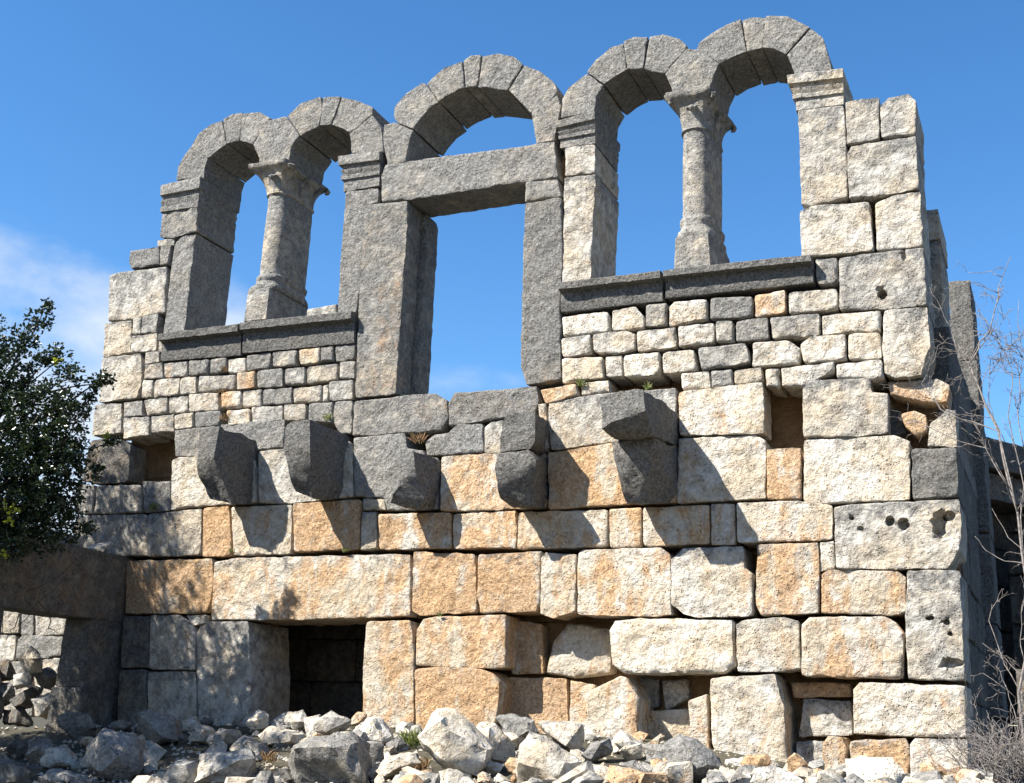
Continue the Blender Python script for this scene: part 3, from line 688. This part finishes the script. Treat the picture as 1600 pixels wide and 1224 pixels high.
# ------------------------------------------------------------------ room behind: floor slabs over it keep it dark
zf = W(700, 690)[2]
xl = W(190, 900)[0]; xr = W(1500, 900)[0]
for k, (x0, x1) in enumerate(zip(np.linspace(xl, xr, 9)[:-1], np.linspace(xl, xr, 9)[1:])):
    slab('floor_slab', x0+.01, x1-.01, .7, 4.2, zf-.22, zf-.02+rnd.uniform(0, .02), M_STONE, R_, colour('g'))
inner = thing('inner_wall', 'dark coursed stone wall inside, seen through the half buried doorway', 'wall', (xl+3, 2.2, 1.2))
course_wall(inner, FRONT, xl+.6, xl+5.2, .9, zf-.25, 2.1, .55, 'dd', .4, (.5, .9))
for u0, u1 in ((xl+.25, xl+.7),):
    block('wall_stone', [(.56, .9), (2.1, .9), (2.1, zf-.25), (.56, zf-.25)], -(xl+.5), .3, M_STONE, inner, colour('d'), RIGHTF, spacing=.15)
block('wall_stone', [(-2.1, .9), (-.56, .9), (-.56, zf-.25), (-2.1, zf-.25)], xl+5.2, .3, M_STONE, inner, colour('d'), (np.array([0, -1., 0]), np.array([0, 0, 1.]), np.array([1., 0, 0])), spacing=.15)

slab('backing', xl-.5, xl+6, 2.45, 2.7, .6, zf-.3, M_CORE, inner)  # unseen slab added to stop light slits between the inner wall stones

# right flank of the building
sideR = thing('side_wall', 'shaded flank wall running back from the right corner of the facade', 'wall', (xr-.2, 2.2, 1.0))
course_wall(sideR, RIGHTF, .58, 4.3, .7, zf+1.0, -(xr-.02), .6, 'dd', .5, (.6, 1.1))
pA = thing('stone_pier', 'upright stone pier just behind the right corner blocks, lit at its top', 'pier', (-1.25, 1.6, 1.0))
a0, a1 = W(1436, 420, 1.3)[0], W(1472, 420, 1.3)[0]
for z0, z1, cd in ((.9, zf+.9, 'd'), (zf+.92, W(1460, 515, 1.3)[2], 'k'), (W(1460, 513, 1.3)[2], W(1460, 377, 1.3)[2], 'l'), (W(1460, 374, 1.3)[2], W(1460, 327, 1.3)[2], 'l')):  # shade painted in: lower blocks coloured dark, sunlit top blocks pale
    block('pier_block', [(a0, z0), (a1, z0), (a1-.01, z1), (a0, z1)], 1.3, .95, M_STONE, pA, colour(cd), FRONT)
pB = thing('stone_pier', 'taller worn stone pier standing farther back along the flank wall', 'pier', (-1.3, 3.9, 1.0))
b0, b1 = W(1486, 520, 3.4)[0], W(1521, 520, 3.4)[0]; zt = W(1505, 436, 3.4)[2]; zz = np.linspace(.8, zt, 7)
for z0, z1 in zip(zz[:-1], zz[1:]):
    block('pier_block', [(b0, z0+.008), (b1+.10*(1-z0/zt), z0+.008), (b1+.10*(1-z1/zt), z1-.008), (b0, z1-.008)], 3.4+rnd.uniform(-.02, .02), .9, M_STONE, pB, colour('G'), FRONT)  # dark grey code deepens the shade on this pier by colour

# annex on the right, a wall turned away from the sun, with a dark doorway under big beams
an = math.radians(58); U_ = np.array([math.cos(an), math.sin(an), 0]); I_ = np.array([-math.sin(an), math.cos(an), 0])
O_ = np.array([-1.15, 4.3, 0]); ANX = (U_, np.array([0, 0, 1.]), I_)
o_u, o_w = O_@U_, O_@I_
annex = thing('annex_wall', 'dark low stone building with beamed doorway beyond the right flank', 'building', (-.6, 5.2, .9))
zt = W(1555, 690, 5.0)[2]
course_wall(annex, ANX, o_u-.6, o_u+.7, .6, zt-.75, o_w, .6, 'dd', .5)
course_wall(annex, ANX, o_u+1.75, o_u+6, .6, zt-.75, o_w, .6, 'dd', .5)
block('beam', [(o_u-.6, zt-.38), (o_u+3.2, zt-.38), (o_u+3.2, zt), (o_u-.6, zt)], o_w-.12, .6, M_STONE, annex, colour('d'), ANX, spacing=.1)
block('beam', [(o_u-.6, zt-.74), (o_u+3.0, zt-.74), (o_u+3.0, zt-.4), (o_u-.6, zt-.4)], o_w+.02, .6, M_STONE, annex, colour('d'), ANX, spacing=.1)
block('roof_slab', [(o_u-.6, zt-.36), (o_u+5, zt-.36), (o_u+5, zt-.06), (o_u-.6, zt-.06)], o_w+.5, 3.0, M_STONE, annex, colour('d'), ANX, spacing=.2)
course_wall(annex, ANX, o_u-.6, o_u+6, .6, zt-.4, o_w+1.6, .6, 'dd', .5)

# ------------------------------------------------------------------ doorway wall that comes forward at the left
XL = W(188, 960)[0]
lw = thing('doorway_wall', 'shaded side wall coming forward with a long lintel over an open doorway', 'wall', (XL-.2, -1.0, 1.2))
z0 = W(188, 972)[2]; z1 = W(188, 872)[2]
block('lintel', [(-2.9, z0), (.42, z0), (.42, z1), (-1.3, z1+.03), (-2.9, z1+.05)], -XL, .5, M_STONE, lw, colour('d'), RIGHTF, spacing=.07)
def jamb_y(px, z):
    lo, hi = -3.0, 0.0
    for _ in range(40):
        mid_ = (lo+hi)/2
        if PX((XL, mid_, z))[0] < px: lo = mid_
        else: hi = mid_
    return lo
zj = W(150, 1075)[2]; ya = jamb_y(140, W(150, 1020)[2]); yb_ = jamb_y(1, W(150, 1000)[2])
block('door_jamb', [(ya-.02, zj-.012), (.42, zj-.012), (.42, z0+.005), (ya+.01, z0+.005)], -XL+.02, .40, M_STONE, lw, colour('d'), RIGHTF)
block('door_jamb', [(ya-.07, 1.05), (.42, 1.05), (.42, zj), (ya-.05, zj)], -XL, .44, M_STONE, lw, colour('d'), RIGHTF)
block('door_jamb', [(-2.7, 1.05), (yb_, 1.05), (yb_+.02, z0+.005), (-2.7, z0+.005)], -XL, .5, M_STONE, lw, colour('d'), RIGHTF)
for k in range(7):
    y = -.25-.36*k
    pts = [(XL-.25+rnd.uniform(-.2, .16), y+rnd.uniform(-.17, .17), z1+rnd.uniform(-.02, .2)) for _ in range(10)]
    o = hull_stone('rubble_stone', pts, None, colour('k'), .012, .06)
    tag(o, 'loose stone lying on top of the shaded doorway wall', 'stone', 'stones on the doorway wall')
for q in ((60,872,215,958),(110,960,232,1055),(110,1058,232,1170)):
    stone('d', [(q[0],q[1]),(q[2],q[1]),(q[2],q[3]),(q[0],q[3])], lw, Y=.43, depth=.3)  # dark filler blocks added behind the jamb to close a light leak
# sunlit masonry seen through that doorway
bw = thing('garden_wall', 'sunlit grey block wall seen through the open doorway', 'wall', W(45, 1040, .9))
for q in '''g -60,900 5,900 4,990 -60,990|g 8,905 32,900 30,990 5,990|g 33,900 52,900 52,995 33,992|l 55,900 126,900 124,990 55,994|l -60,992 25,992 20,1034 -60,1034|g 28,1000 35,993 126,997 124,1018 75,1028 25,1030|k -60,1037 50,1034 50,1120 -60,1120|k 53,1032 130,1024 130,1120 53,1120'''.split('|'):
    q = q.split(); stone(q[0], [tuple(map(float, p.split(','))) for p in q[1:]], bw, Y=.9, depth=.4)

# ------------------------------------------------------------------ rubble
def rock(poly, Y, code, label, cat='boulder', group=None, name='boulder'):
    P = np.array([W(x, y, Y) for x, y in poly]); c = P.mean(0)
    size = math.sqrt(np.ptp(P[:, 0])*np.ptp(P[:, 2]))
    pts = []
    for p in P:
        pts.append(p+np.array([0, rnd.uniform(-.10, .12)*size, 0]))
        if rnd.random() < .6: pts.append(c+(p-c)*rnd.uniform(.55, .8)+np.array([0, -rnd.uniform(.28, .42)*size, 0]))
        if rnd.random() < .6: pts.append(c+(p-c)*rnd.uniform(.6, .85)+np.array([0, rnd.uniform(.3, .5)*size, 0]))
    o = hull_stone(name, pts, None, colour(code), .035*size**.5, max(.03, size*.1), 30)
    tag(o, label, cat, group); return o
BO = '''g|large grey angular boulder with a shaded right face below the right doorway jamb|441,1190 462,1162 500,1150 545,1146 562,1160 572,1224 450,1230
g|dark grey lump wedged against the large grey boulder|557,1155 600,1163 598,1200 565,1205
W|small bright white block behind the large grey boulder|553,1143 572,1122 592,1120 612,1150 612,1165 582,1162
W|big bright white leaning block with a pointed top|652,1150 680,1105 707,1112 725,1135 760,1172 745,1215 707,1202 662,1165
w|pale split stone beside the big white leaning block|737,1140 750,1125 775,1132 800,1160 805,1195 775,1197 757,1162
g|grey pitted stone lying under the recessed orange stones|776,1122 795,1116 837,1127 846,1145 815,1167 795,1154
l|flat pale slab stone touching the tan upright wall block|841,1127 911,1130 910,1160 900,1177 850,1147
l|big pale grey rounded boulder with pitted face below the flat slab|807,1190 817,1165 830,1145 862,1157 910,1190 905,1222 880,1232 805,1232
g|tilted grey wedge stone at the foot of the tan upright block|906,1182 925,1162 952,1154 957,1172 925,1194
W|small white knobbly stone under the gap in the wall|965,1174 975,1164 1005,1160 1010,1182 975,1190
W|long white stone next to the big pale grey boulder|905,1207 922,1192 955,1205 982,1222 950,1230 905,1228
l|grey split stone lying beside the long white stone|970,1192 992,1187 1022,1215 1000,1226 975,1210
c|small tan stone leaning in the gap of the lowest course|1007,1164 1032,1144 1040,1150 1027,1172
g|tall grey wedge boulder with white edge before the tall white block|1031,1172 1060,1141 1080,1152 1112,1172 1132,1200 1100,1226 1065,1216 1045,1194
c|cream block lying before the grey wedge boulder|1030,1210 1045,1195 1080,1192 1082,1228 1030,1230
W|white crumbly stone below the tall white wall block|1105,1212 1117,1202 1140,1207 1145,1230 1107,1230
O|flat orange stone under the tall white wall block|1155,1192 1165,1180 1200,1180 1207,1192 1187,1206 1157,1206
c|square cream stone below the flat orange stone|1197,1209 1240,1211 1250,1230 1197,1230
o|knobbly orange stone beside the tall white wall block|1230,1184 1245,1177 1262,1195 1257,1218 1232,1206
W|large smooth white block at the foot of the right corner|1320,1186 1346,1179 1394,1182 1416,1210 1421,1232 1318,1232
c|rounded cream stone under the right corner stones|1436,1194 1453,1190 1467,1203 1467,1220 1442,1216
l|small pale stone next to the rounded cream stone|1427,1223 1442,1212 1460,1219 1462,1232 1430,1232
g|large square bluish grey block in the shade near the left doorway|135,1162 157,1137 176,1136 217,1150 218,1184 213,1208 191,1222 137,1203
b|round brown boulder standing against the shaded wall foot|213,1145 223,1110 235,1108 272,1125 274,1157 240,1166
g|dark stone in the shade left of a pale small one|40,1184 47,1162 81,1164 83,1179 64,1198
l|pale small stone in the shade beside the square block|71,1186 83,1169 105,1167 116,1194 91,1204 74,1196
b|brownish stone at the foot of the left doorway jamb|96,1137 103,1115 137,1115 145,1137 118,1154
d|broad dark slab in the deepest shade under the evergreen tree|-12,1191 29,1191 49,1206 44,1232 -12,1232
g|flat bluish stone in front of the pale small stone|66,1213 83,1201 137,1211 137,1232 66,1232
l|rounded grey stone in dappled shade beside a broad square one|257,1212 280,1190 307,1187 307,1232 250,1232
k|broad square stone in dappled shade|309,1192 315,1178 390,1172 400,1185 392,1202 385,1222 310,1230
g|small dark stone below the sunlit left door jamb|330,1152 345,1138 370,1140 380,1160 350,1174
g|round grey cobble between the dark stone and the low flat stone|378,1162 390,1152 415,1160 420,1178 400,1186
l|low flat pale grey stone in front of the doorway|400,1149 425,1135 475,1147 470,1162 425,1168
W|small white peaked stone at the doorway edge|386,1132 402,1109 422,1120 420,1138 397,1144
k|yellowish lump in the mouth of the doorway|440,1128 450,1115 475,1108 487,1130 465,1142
k|mossy topped low stone in the mouth of the doorway|487,1142 500,1125 520,1113 550,1125 530,1147 495,1152
l|wide pale stone below the big white leaning block|585,1207 605,1185 640,1173 652,1175 660,1192 632,1209 600,1224
g|grey flat topped stone cut by the photograph edge beside another|627,1207 685,1209 690,1232 627,1232
l|low sloping stone before the pale split stone|688,1212 735,1214 755,1232 688,1232
l|rough pale stone left of the large grey boulder|381,1222 415,1210 440,1212 442,1232 381,1232
k|small brown stone under the dappled door jamb|295,1152 315,1132 332,1140 330,1162 300,1164
c|small tan stone against the right door jamb foot|548,1122 560,1114 572,1116 570,1132 550,1134'''.split('\n')
for ln in BO:
    cd, lab, ps = ln.split('|')
    lab = lab.replace(' cut by the photograph edge beside another', ' below the wide pale stone')
    poly = [tuple(map(float, p.split(','))) for p in ps.split()]
    yb = max(p[1] for p in poly); xm = sum(p[0] for p in poly)/len(poly)
    near = float(np.interp(xm, [0, 300, 600, 1000, 1300, 1600], [1140, 1134, 1134, 1158, 1212, 1226]))
    Y = -0.38-2.6*min(max((yb-near)/(1246-near), 0), 1)
    rock(poly, Y, cd, lab)

for ps in ('22,1030 50,1012 68,1028 62,1050 40,1054', '0,1066 22,1066 22,1090 8,1104 -8,1097', '20,1095 55,1072 62,1085 48,1107 25,1110', '60,1050 75,1044 90,1058 82,1080 62,1074', '22,1054 45,1050 50,1074 24,1078', '-10,1035 18,1031 22,1062 -8,1066', '55,1090 80,1082 94,1108 70,1128', '6,1108 40,1106 48,1134 2,1134', '-40,1040 -8,1036 -6,1075 -38,1080', '-40,1080 -8,1078 -4,1130 -40,1134'):
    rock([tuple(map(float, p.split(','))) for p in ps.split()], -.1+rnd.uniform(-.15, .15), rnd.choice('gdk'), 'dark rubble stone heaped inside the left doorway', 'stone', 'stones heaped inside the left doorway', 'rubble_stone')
# loose small stones between the boulders: a few shared shapes
def rock_mesh(k):
    r = random.Random(50+k)
    pts = [Vector((r.gauss(0, 1), r.gauss(0, 1), r.gauss(0, 1))).normalized()*r.uniform(.75, 1.1) for _ in range(16)]
    pts = [(p.x*1.15, p.y*.95, p.z*.7) for p in pts]
    V, F = hull(pts); V, F = displaced(V, F, 300+k, .06, .5, 2)
    me = bpy.data.meshes.new('rubble_stone'); me.from_pydata(np.asarray(V).tolist(), [], F)
    me.polygons.foreach_set('use_smooth', [True]*len(me.polygons)); me.set_sharp_from_angle(angle=math.radians(28)); me.materials.append(M_STONE); return me
RM = [rock_mesh(k) for k in range(9)]
cnt = 0; tries = 0
while cnt < 290 and tries < 4000:
    tries += 1
    px = rnd.uniform(-20, 1540); Y = -0.25-rnd.random()*3.0
    if px < 120 and rnd.random() < .3: continue
    p = W(px, 1180, Y); x = p[0]; z = ground_z(x, Y)
    s = rnd.choice((.05, .07, .08, .1, .12, .15))*rnd.uniform(.8, 1.25)
    o = bpy.data.objects.new('rubble_stone', RM[rnd.randrange(9)]); COL.objects.link(o)
    o.location = (x, Y, z+s*.35); o.scale = (s, s, s); o.rotation_euler = (rnd.uniform(-.5, .5), rnd.uniform(-.5, .5), rnd.uniform(0, 6.28))
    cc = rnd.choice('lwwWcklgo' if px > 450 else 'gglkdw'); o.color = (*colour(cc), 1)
    lab = {'l': 'small pale grey loose stone', 'w': 'small off-white loose stone', 'W': 'small bright white loose stone', 'c': 'small cream loose stone', 'k': 'small mottled grey and cream loose stone', 'g': 'small grey loose stone', 'o': 'small orange stained loose stone', 'd': 'small dark loose stone'}[cc]
    tag(o, lab+' among the boulders below the facade', 'stone', lab[6:].replace('stone', 'stones')+' of the rubble heap'); cnt += 1
# gravel
Vg, Fg = [], []
for k in range(2600):
    px = rnd.uniform(-40, 1560); Y = -0.15-rnd.random()*3.3; p = W(px, 1180, Y); x = p[0]; z = ground_z(x, Y)+.01; s = rnd.uniform(.012, .035); b0_ = len(Vg)
    a = rnd.uniform(0, 6.28); c_, s_ = math.cos(a)*s, math.sin(a)*s
    Vg += [(x+c_, Y+s_, z), (x-s_, Y+c_, z+.2*s), (x-c_*.9, Y-s_*.9, z), (x+s_, Y-c_*1.1, z-.1*s), (x+rnd.uniform(-.3, .3)*s, Y, z+s*rnd.uniform(.6, 1.1)), (x, Y, z-s*.6)]
    for q in range(4): Fg.append((b0_+q, b0_+(q+1) % 4, b0_+4)); Fg.append((b0_+(q+1) % 4, b0_+q, b0_+5))
gv = bpy.data.meshes.new('gravel'); gv.from_pydata(Vg, [], Fg)
go = link('gravel', gv, M_STONE, None, (0.35, 0.25, .95)); tag(go, 'fine limestone chips scattered over the rubble slope', 'gravel'); go['kind'] = 'stuff'

# ------------------------------------------------------------------ vegetation
def tube(V, F, pts, r0, r1, n=5):
    P = [Vector(p) for p in pts]; b = len(V)
    for i, p in enumerate(P):
        d = (P[min(i+1, len(P)-1)]-P[max(i-1, 0)]).normalized()
        s = d.cross(Vector((.3, .9, .2))).normalized(); t = d.cross(s); r = r0+(r1-r0)*i/(len(P)-1)
        for k in range(n):
            a = 2*math.pi*k/n; V.append(tuple(p+s*(math.cos(a)*r)+t*(math.sin(a)*r)))
    for i in range(len(P)-1):
        for k in range(n):
            A = b+i*n+k; B = b+i*n+(k+1) % n; F.append((A, B, B+n, A+n))
    F.append(tuple(b+(len(P)-1)*n+k for k in range(n))); F.append(tuple(b+k for k in reversed(range(n))))
def wander(a, c, seg, amp, r=rnd, sag=0):
    a, c = Vector(a), Vector(c); out = []; l = (c-a).length
    o = Vector((0, 0, 0))
    for i in range(seg+1):
        t = i/seg
        if 0 < i < seg: o = o*.6+Vector((r.gauss(0, 1), r.gauss(0, 1), r.gauss(0, 1)))*amp*l*.5
        out.append(a.lerp(c, t)+o*math.sin(math.pi*t)+Vector((0, 0, -sag*l*4*t*(1-t))))
    return out
def plain(name, V, F, mat, parent=None, smooth=True):
    V = np.asarray(V, float); c = (V.min(0)+V.max(0))/2; c[2] = V[:, 2].min()
    me = bpy.data.meshes.new(name); me.from_pydata((V-c).tolist(), [], F)
    if smooth: me.polygons.foreach_set('use_smooth', [True]*len(me.polygons))
    o = link(name, me, mat, parent); pl = np.array(parent_world(parent)) if parent is not None else np.zeros(3)
    o.location = tuple(c-pl); return o

def leaves(centers, per, size, spread, rr):
    """folded leaf blades round twig points; returns V, F"""
    g = np.random.default_rng(rr.randrange(10**6)); C = np.repeat(np.array([c for c, _ in centers]), per, 0); SP = np.repeat(np.array([q for _, q in centers]), per)
    n = len(C); un = lambda q: q/(np.linalg.norm(q, axis=1)[:, None]+1e-9)
    p = C+un(g.normal(size=(n, 3)))*(SP*g.random(n)**.5)[:, None]
    ax = un(g.normal(size=(n, 3))*[1, 1, .7]+[0, 0, .2]); up = un(np.cross(ax, g.normal(size=(n, 3)))); sd_ = np.cross(ax, up)
    l = (size*g.uniform(.7, 1.25, n))[:, None]; w = l*.3
    V = np.stack([p, p+ax*l*.45+sd_*w+up*w*.35, p+ax*l, p+ax*l*.45-sd_*w+up*w*.35, p+ax*l*.45], 1).reshape(-1, 3)
    F = (np.arange(n)[:, None, None]*5+np.array([(0, 4, 1), (1, 4, 2), (0, 3, 4), (3, 2, 4)])[None]).reshape(-1, 3)
    return V, F.tolist()

rt = random.Random(21)
tb = np.array(W(-190, 1100, -2.2)); tb[2] = ground_z(tb[0], tb[1])-.05
tree = thing('evergreen_tree', 'dark leafy evergreen tree overhanging the left end of the ruin', 'tree', tb)
TV, TF = [], []
top = Vector(tb)+Vector((.3, .2, 3.8))
trunk = wander(tb, top, 8, .05, rt); tube(TV, TF, trunk, .16, .07, 8)
tips = []      # (centre, spread)
# crown clusters, given as pixel, depth, radius in metres
CL = [(20,560,-2.1,.30),(60,500,-2.0,.13),(40,530,-2.0,.16),(72,478,-2.0,.06),(10,600,-2.2,.3),(95,560,-1.9,.12),(110,590,-1.9,.16),(85,620,-2.0,.25),(60,650,-2.2,.35),(30,690,-2.2,.4),(100,660,-1.9,.25),
      (125,640,-1.8,.12),(150,600,-1.7,.09),(165,590,-1.7,.08),(140,622,-1.7,.08),(90,700,-2.0,.33),(50,740,-2.2,.42),(10,770,-2.3,.45),(100,750,-1.8,.25),(70,790,-2.0,.33),(30,810,-2.2,.35),(108,790,-1.8,.18),(118,700,-1.7,.12),(175,690,-1.2,.06),(150,735,-1.2,.1),(128,830,-1.6,.1),
      (15,640,-2.1,.3),(45,600,-2.0,.22),(20,720,-2.0,.38),(65,700,-2.0,.32),(85,770,-1.9,.3),(45,790,-2.0,.36),(95,820,-1.8,.2),(15,830,-2.1,.3),(60,840,-2.0,.22),(75,560,-2.0,.1),(112,720,-1.8,.16),
      (-40,560,-2.3,.45),(-60,640,-2.4,.5),(-80,720,-2.4,.5),(-40,800,-2.3,.5),(-140,600,-2.5,.55),(-160,700,-2.5,.55),(-120,800,-2.4,.5),(-220,640,-2.3,.55),(-230,760,-2.3,.5),(-120,520,-2.5,.45),(-200,540,-2.2,.5),(-60,860,-2.4,.35),(10,850,-2.4,.2),(-250,860,-2.2,.4)]
for (px, py, Y, r) in CL:
    c = np.array(W(px, py, Y-.1)); tips.append((c, r))
for _ in range(400):
    if len(tips) > 135: break
    tx, ty = rt.uniform(60, 330), rt.uniform(700, 1235)
    if rt.random() < (tx-190)/300: continue
    pl = 0.0 if ty < 1130 else -1.0
    src = W(tx, ty, pl)-np.array(SUN_GO)/SUN_GO.y*(pl-rt.uniform(-3.4, -1.7))
    qx, qy = PX(src)
    if (qx < -70 or (qx < 60 and 600 < qy < 800)) and src[2] < 8.0: tips.append((src, rt.uniform(.2, .36)))
for _ in range(1500):
    if len(tips) > 290: break
    tx, ty = rt.uniform(-60, 430), rt.uniform(1130, 1235)
    if rt.random() < (tx-260)/330: continue
    pl = -.3-2.4*(ty-1130)/105
    src = W(tx, ty, pl)-np.array(SUN_GO)/SUN_GO.y*rt.uniform(1.6, 3.4)
    qx, qy = PX(src)
    if qx < -70 and src[2] < 8.0: tips.append((src, rt.uniform(.24, .4)))
for ti, (c, r) in enumerate(tips):
    k = rt.randrange(4, 9)
    tube(TV, TF, wander(trunk[k], c, 6, .07, rt, -.03), .028 if ti < len(CL) else .013, .005, 5)
    for _ in range(3):
        e = Vector(c)+Vector((rt.gauss(0, 1), rt.gauss(0, 1), rt.gauss(0, 1)))*r*.5; tube(TV, TF, wander(c, e, 3, .1, rt), .006, .002, 4)
plain('trunk', TV, TF, M_BARK, tree)
cen = []
for ti, (c, r) in enumerate(tips):
    nsub = int((8+r*r*520)*(1 if ti < len(CL) else .5))
    for _ in range(nsub):
        d = np.array([rt.gauss(0, 1), rt.gauss(0, 1), rt.gauss(0, 1)]); d /= np.linalg.norm(d); cen.append((c+d*r*rt.random()**.42*1.08, .055))
LV, LF = leaves(cen, 13, .047, .05, rt)
plain('crown', LV, LF, M_LEAF, tree, False)
LV, LF = leaves([(W(10, 792, -2.75), .07), (W(22, 798, -2.75), .06), (W(5, 868, -2.7), .06), (W(88, 565, -2.2), .04), (W(168, 683, -1.4), .03), (W(15, 815, -2.75), .05)], 16, .045, .06, rt)
plain('new_leaves', LV, LF, M_YLEAF, tree, False)
# bare drooping twigs before the doorway wall
TV, TF = [], []
for a, c in (((118, 878), (0, 950)), ((100, 905), (20, 985)), ((60, 940), (90, 990)), ((0, 890), (60, 960)), ((30, 960), (10, 1000))):
    tube(TV, TF, wander(W(*a, -1.3), W(*c, -1.6), 8, .06, rt), .006, .004, 4)
plain('bare_twig', TV, TF, M_BARK, tree)

# leafless shrub on the right
sb = np.array(W(1600, 1235, -.7)); sb[2] = ground_z(sb[0], sb[1])-.03
shrub = thing('bare_shrub', 'tall leafless grey shrub spreading over the right corner and the sky', 'shrub', sb)
BV, BF = [], []
rs = random.Random(5)
def px_branch(pts, Y, r0, r1, sub=0):
    P = [Vector(W(x, y, Y+0.06*i)) for i, (x, y) in enumerate(pts)]
    Q = []
    for a, b in zip(P[:-1], P[1:]): Q += wander(a, b, 3, .05, rs)[:-1]
    Q.append(P[-1]); tube(BV, BF, Q, r0, r1, 5)
    for _ in range(sub):
        i = rs.randrange(2, len(Q)-1); d = (Q[i]-Q[i-1]).normalized()
        grow(Q[i], (d+Vector((rs.gauss(0, .7), rs.gauss(0, .5), rs.gauss(0, .6)))).normalized(), rs.uniform(.12, .38), r1*1.1+.001, 2)
def grow(p, d, l, r, lev):
    q = p+d*l; P = wander(p, q, 4, .12, rs); tube(BV, BF, P, r, max(r*.5, .0012), 4)
    if lev > 0:
        for _ in range(rs.randrange(2, 5)):
            i = rs.randrange(1, 5); grow(P[i], (d+Vector((rs.gauss(0, .75), rs.gauss(0, .6), rs.gauss(0, .6)))).normalized(), l*rs.uniform(.35, .7), max(r*.6, .0012), lev-1)
for args in [([(1604,1230),(1608,1000),(1590,800),(1560,674),(1531,609),(1514,570),(1531,533),(1547,517),(1557,475),(1560,449),(1580,400)], -.9, .012, .0025, 16),
             ([(1590,800),(1560,674),(1500,655),(1470,640),(1440,600),(1452,576)], -.9, .007, .002, 6), ([(1575,760),(1540,700),(1500,690),(1450,667),(1440,668)], -.8, .006, .002, 6),
             ([(1604,900),(1600,760),(1575,650),(1582,580),(1560,530),(1600,560)], -.7, .006, .002, 14), ([(1531,533),(1514,570),(1497,550),(1487,520),(1484,500)], -.7, .004, .002, 3),
             ([(1608,1120),(1598,1085),(1570,1040),(1545,970),(1550,945)], -.9, .006, .002, 3), ([(1600,860),(1575,840),(1550,795)], -.8, .004, .002, 0), ([(1604,882),(1570,877),(1540,860),(1523,838)], -.8, .004, .0015, 0),
             ([(1600,1030),(1594,1000),(1600,940)], -.8, .004, .002, 3), ([(1600,700),(1590,640),(1598,560),(1592,470)], -.6, .005, .002, 12), ([(1570,690),(1545,640),(1548,560),(1590,540)], -.6, .004, .002, 10),
             ([(1600,1060),(1572,1030),(1535,1005)], -.8, .004, .0015, 1), ([(1590,1130),(1580,1100),(1570,1070)], -.8, .004, .002, 2)]:
    px_branch(*args)
plain('branches', BV, BF, M_TWIG, shrub)
# low thicket of twigs at its foot
tk = np.array(W(1570, 1236, -1.2)); tk[2] = ground_z(tk[0], tk[1])-.02
thick = thing('twig_thicket', 'dense low tangle of dry grey twigs at the right corner foot', 'shrub', tk)
BV, BF = [], []
for _ in range(90):
    p = Vector(W(rs.uniform(1535, 1650), rs.uniform(1190, 1250), -1.2+rs.uniform(-.4, .4)))
    grow(p, Vector((rs.gauss(-.25, .6), rs.gauss(0, .4), rs.uniform(.3, 1))).normalized(), rs.uniform(.2, .5), .004, 2)
plain('branches', BV, BF, M_TWIG, thick)
# weeds in the joints and between the stones
def weed(px, py, Y, h, n, mat, label, kind='weed'):
    c = W(px, py, Y); V, F = [], []
    for _ in range(n):
        d = Vector((rs.gauss(0, .45), rs.gauss(-.25, .3), rs.uniform(.5, 1))).normalized(); l = h*rs.uniform(.5, 1.1); p = Vector(c)+Vector((rs.gauss(0, .25)*h, 0, rs.gauss(0, .1)*h)); w = .004+.03*h*.3
        s = d.cross(Vector((rs.gauss(0, 1), 1, 0))).normalized()*w; b = len(V); e = p+d*l+Vector((0, 0, -.25*l))
        V += [tuple(p-s), tuple(p+s), tuple(p+d*l*.55+s*.8), tuple(p+d*l*.55-s*.8), tuple(e)]; F += [(b, b+1, b+2, b+3), (b+3, b+2, b+4)]
    o = plain('weed', V, F, mat, None, False); tag(o, label, kind); return o
weed(240, 795, -.02, .12, 34, M_GRASS, 'green weed on the block under the left putlog hole', 'weed')
weed(350, 580, -.01, .09, 26, M_DRY, 'reddish dry weed in the joint beside the white small stone')
weed(346, 613, -.01, .08, 22, M_DRY, 'dry brown weed one course below the reddish one')
weed(351, 655, -.01, .10, 26, M_DRY, 'brown dry weed in the lowest small stone course')
weed(512, 655, -.01, .10, 24, M_GRASS, 'green tuft beside the second corbel top')
weed(655, 690, -.01, .16, 30, M_DRY, 'dry rooty weed under the broken threshold')
weed(540, 862, -.01, .06, 24, M_GRASS, 'low moss tuft above the door lintel end')
weed(361, 862, -.01, .06, 18, M_GRASS, 'tiny moss tuft beside the orange block')
weed(687, 962, -.02, .06, 22, M_GRASS, 'small green tuft between two orange blocks')
weed(908, 603, -.01, .12, 26, M_GRASS, 'small leafy weed under the right masonry panel')
weed(1012, 608, .05, .10, 24, M_GRASS, 'green tuft growing behind the right hand corbel')
weed(645, 1165, -1.2, .22, 70, M_GRASS, 'green grass tuft between white stones')
weed(660, 1200, -2.2, .15, 40, M_DRY, 'dry grass below the big white leaning block')
weed(420, 1190, -2.0, .15, 40, M_DRY, 'dry grass tuft left of the large grey boulder')
weed(240, 1185, -1.6, .14, 50, M_GRASS, 'shaded green moss strip beside the square block')
weed(90, 868, -.6, .25, 60, M_GRASS, 'tall grass on the shaded doorway wall top')
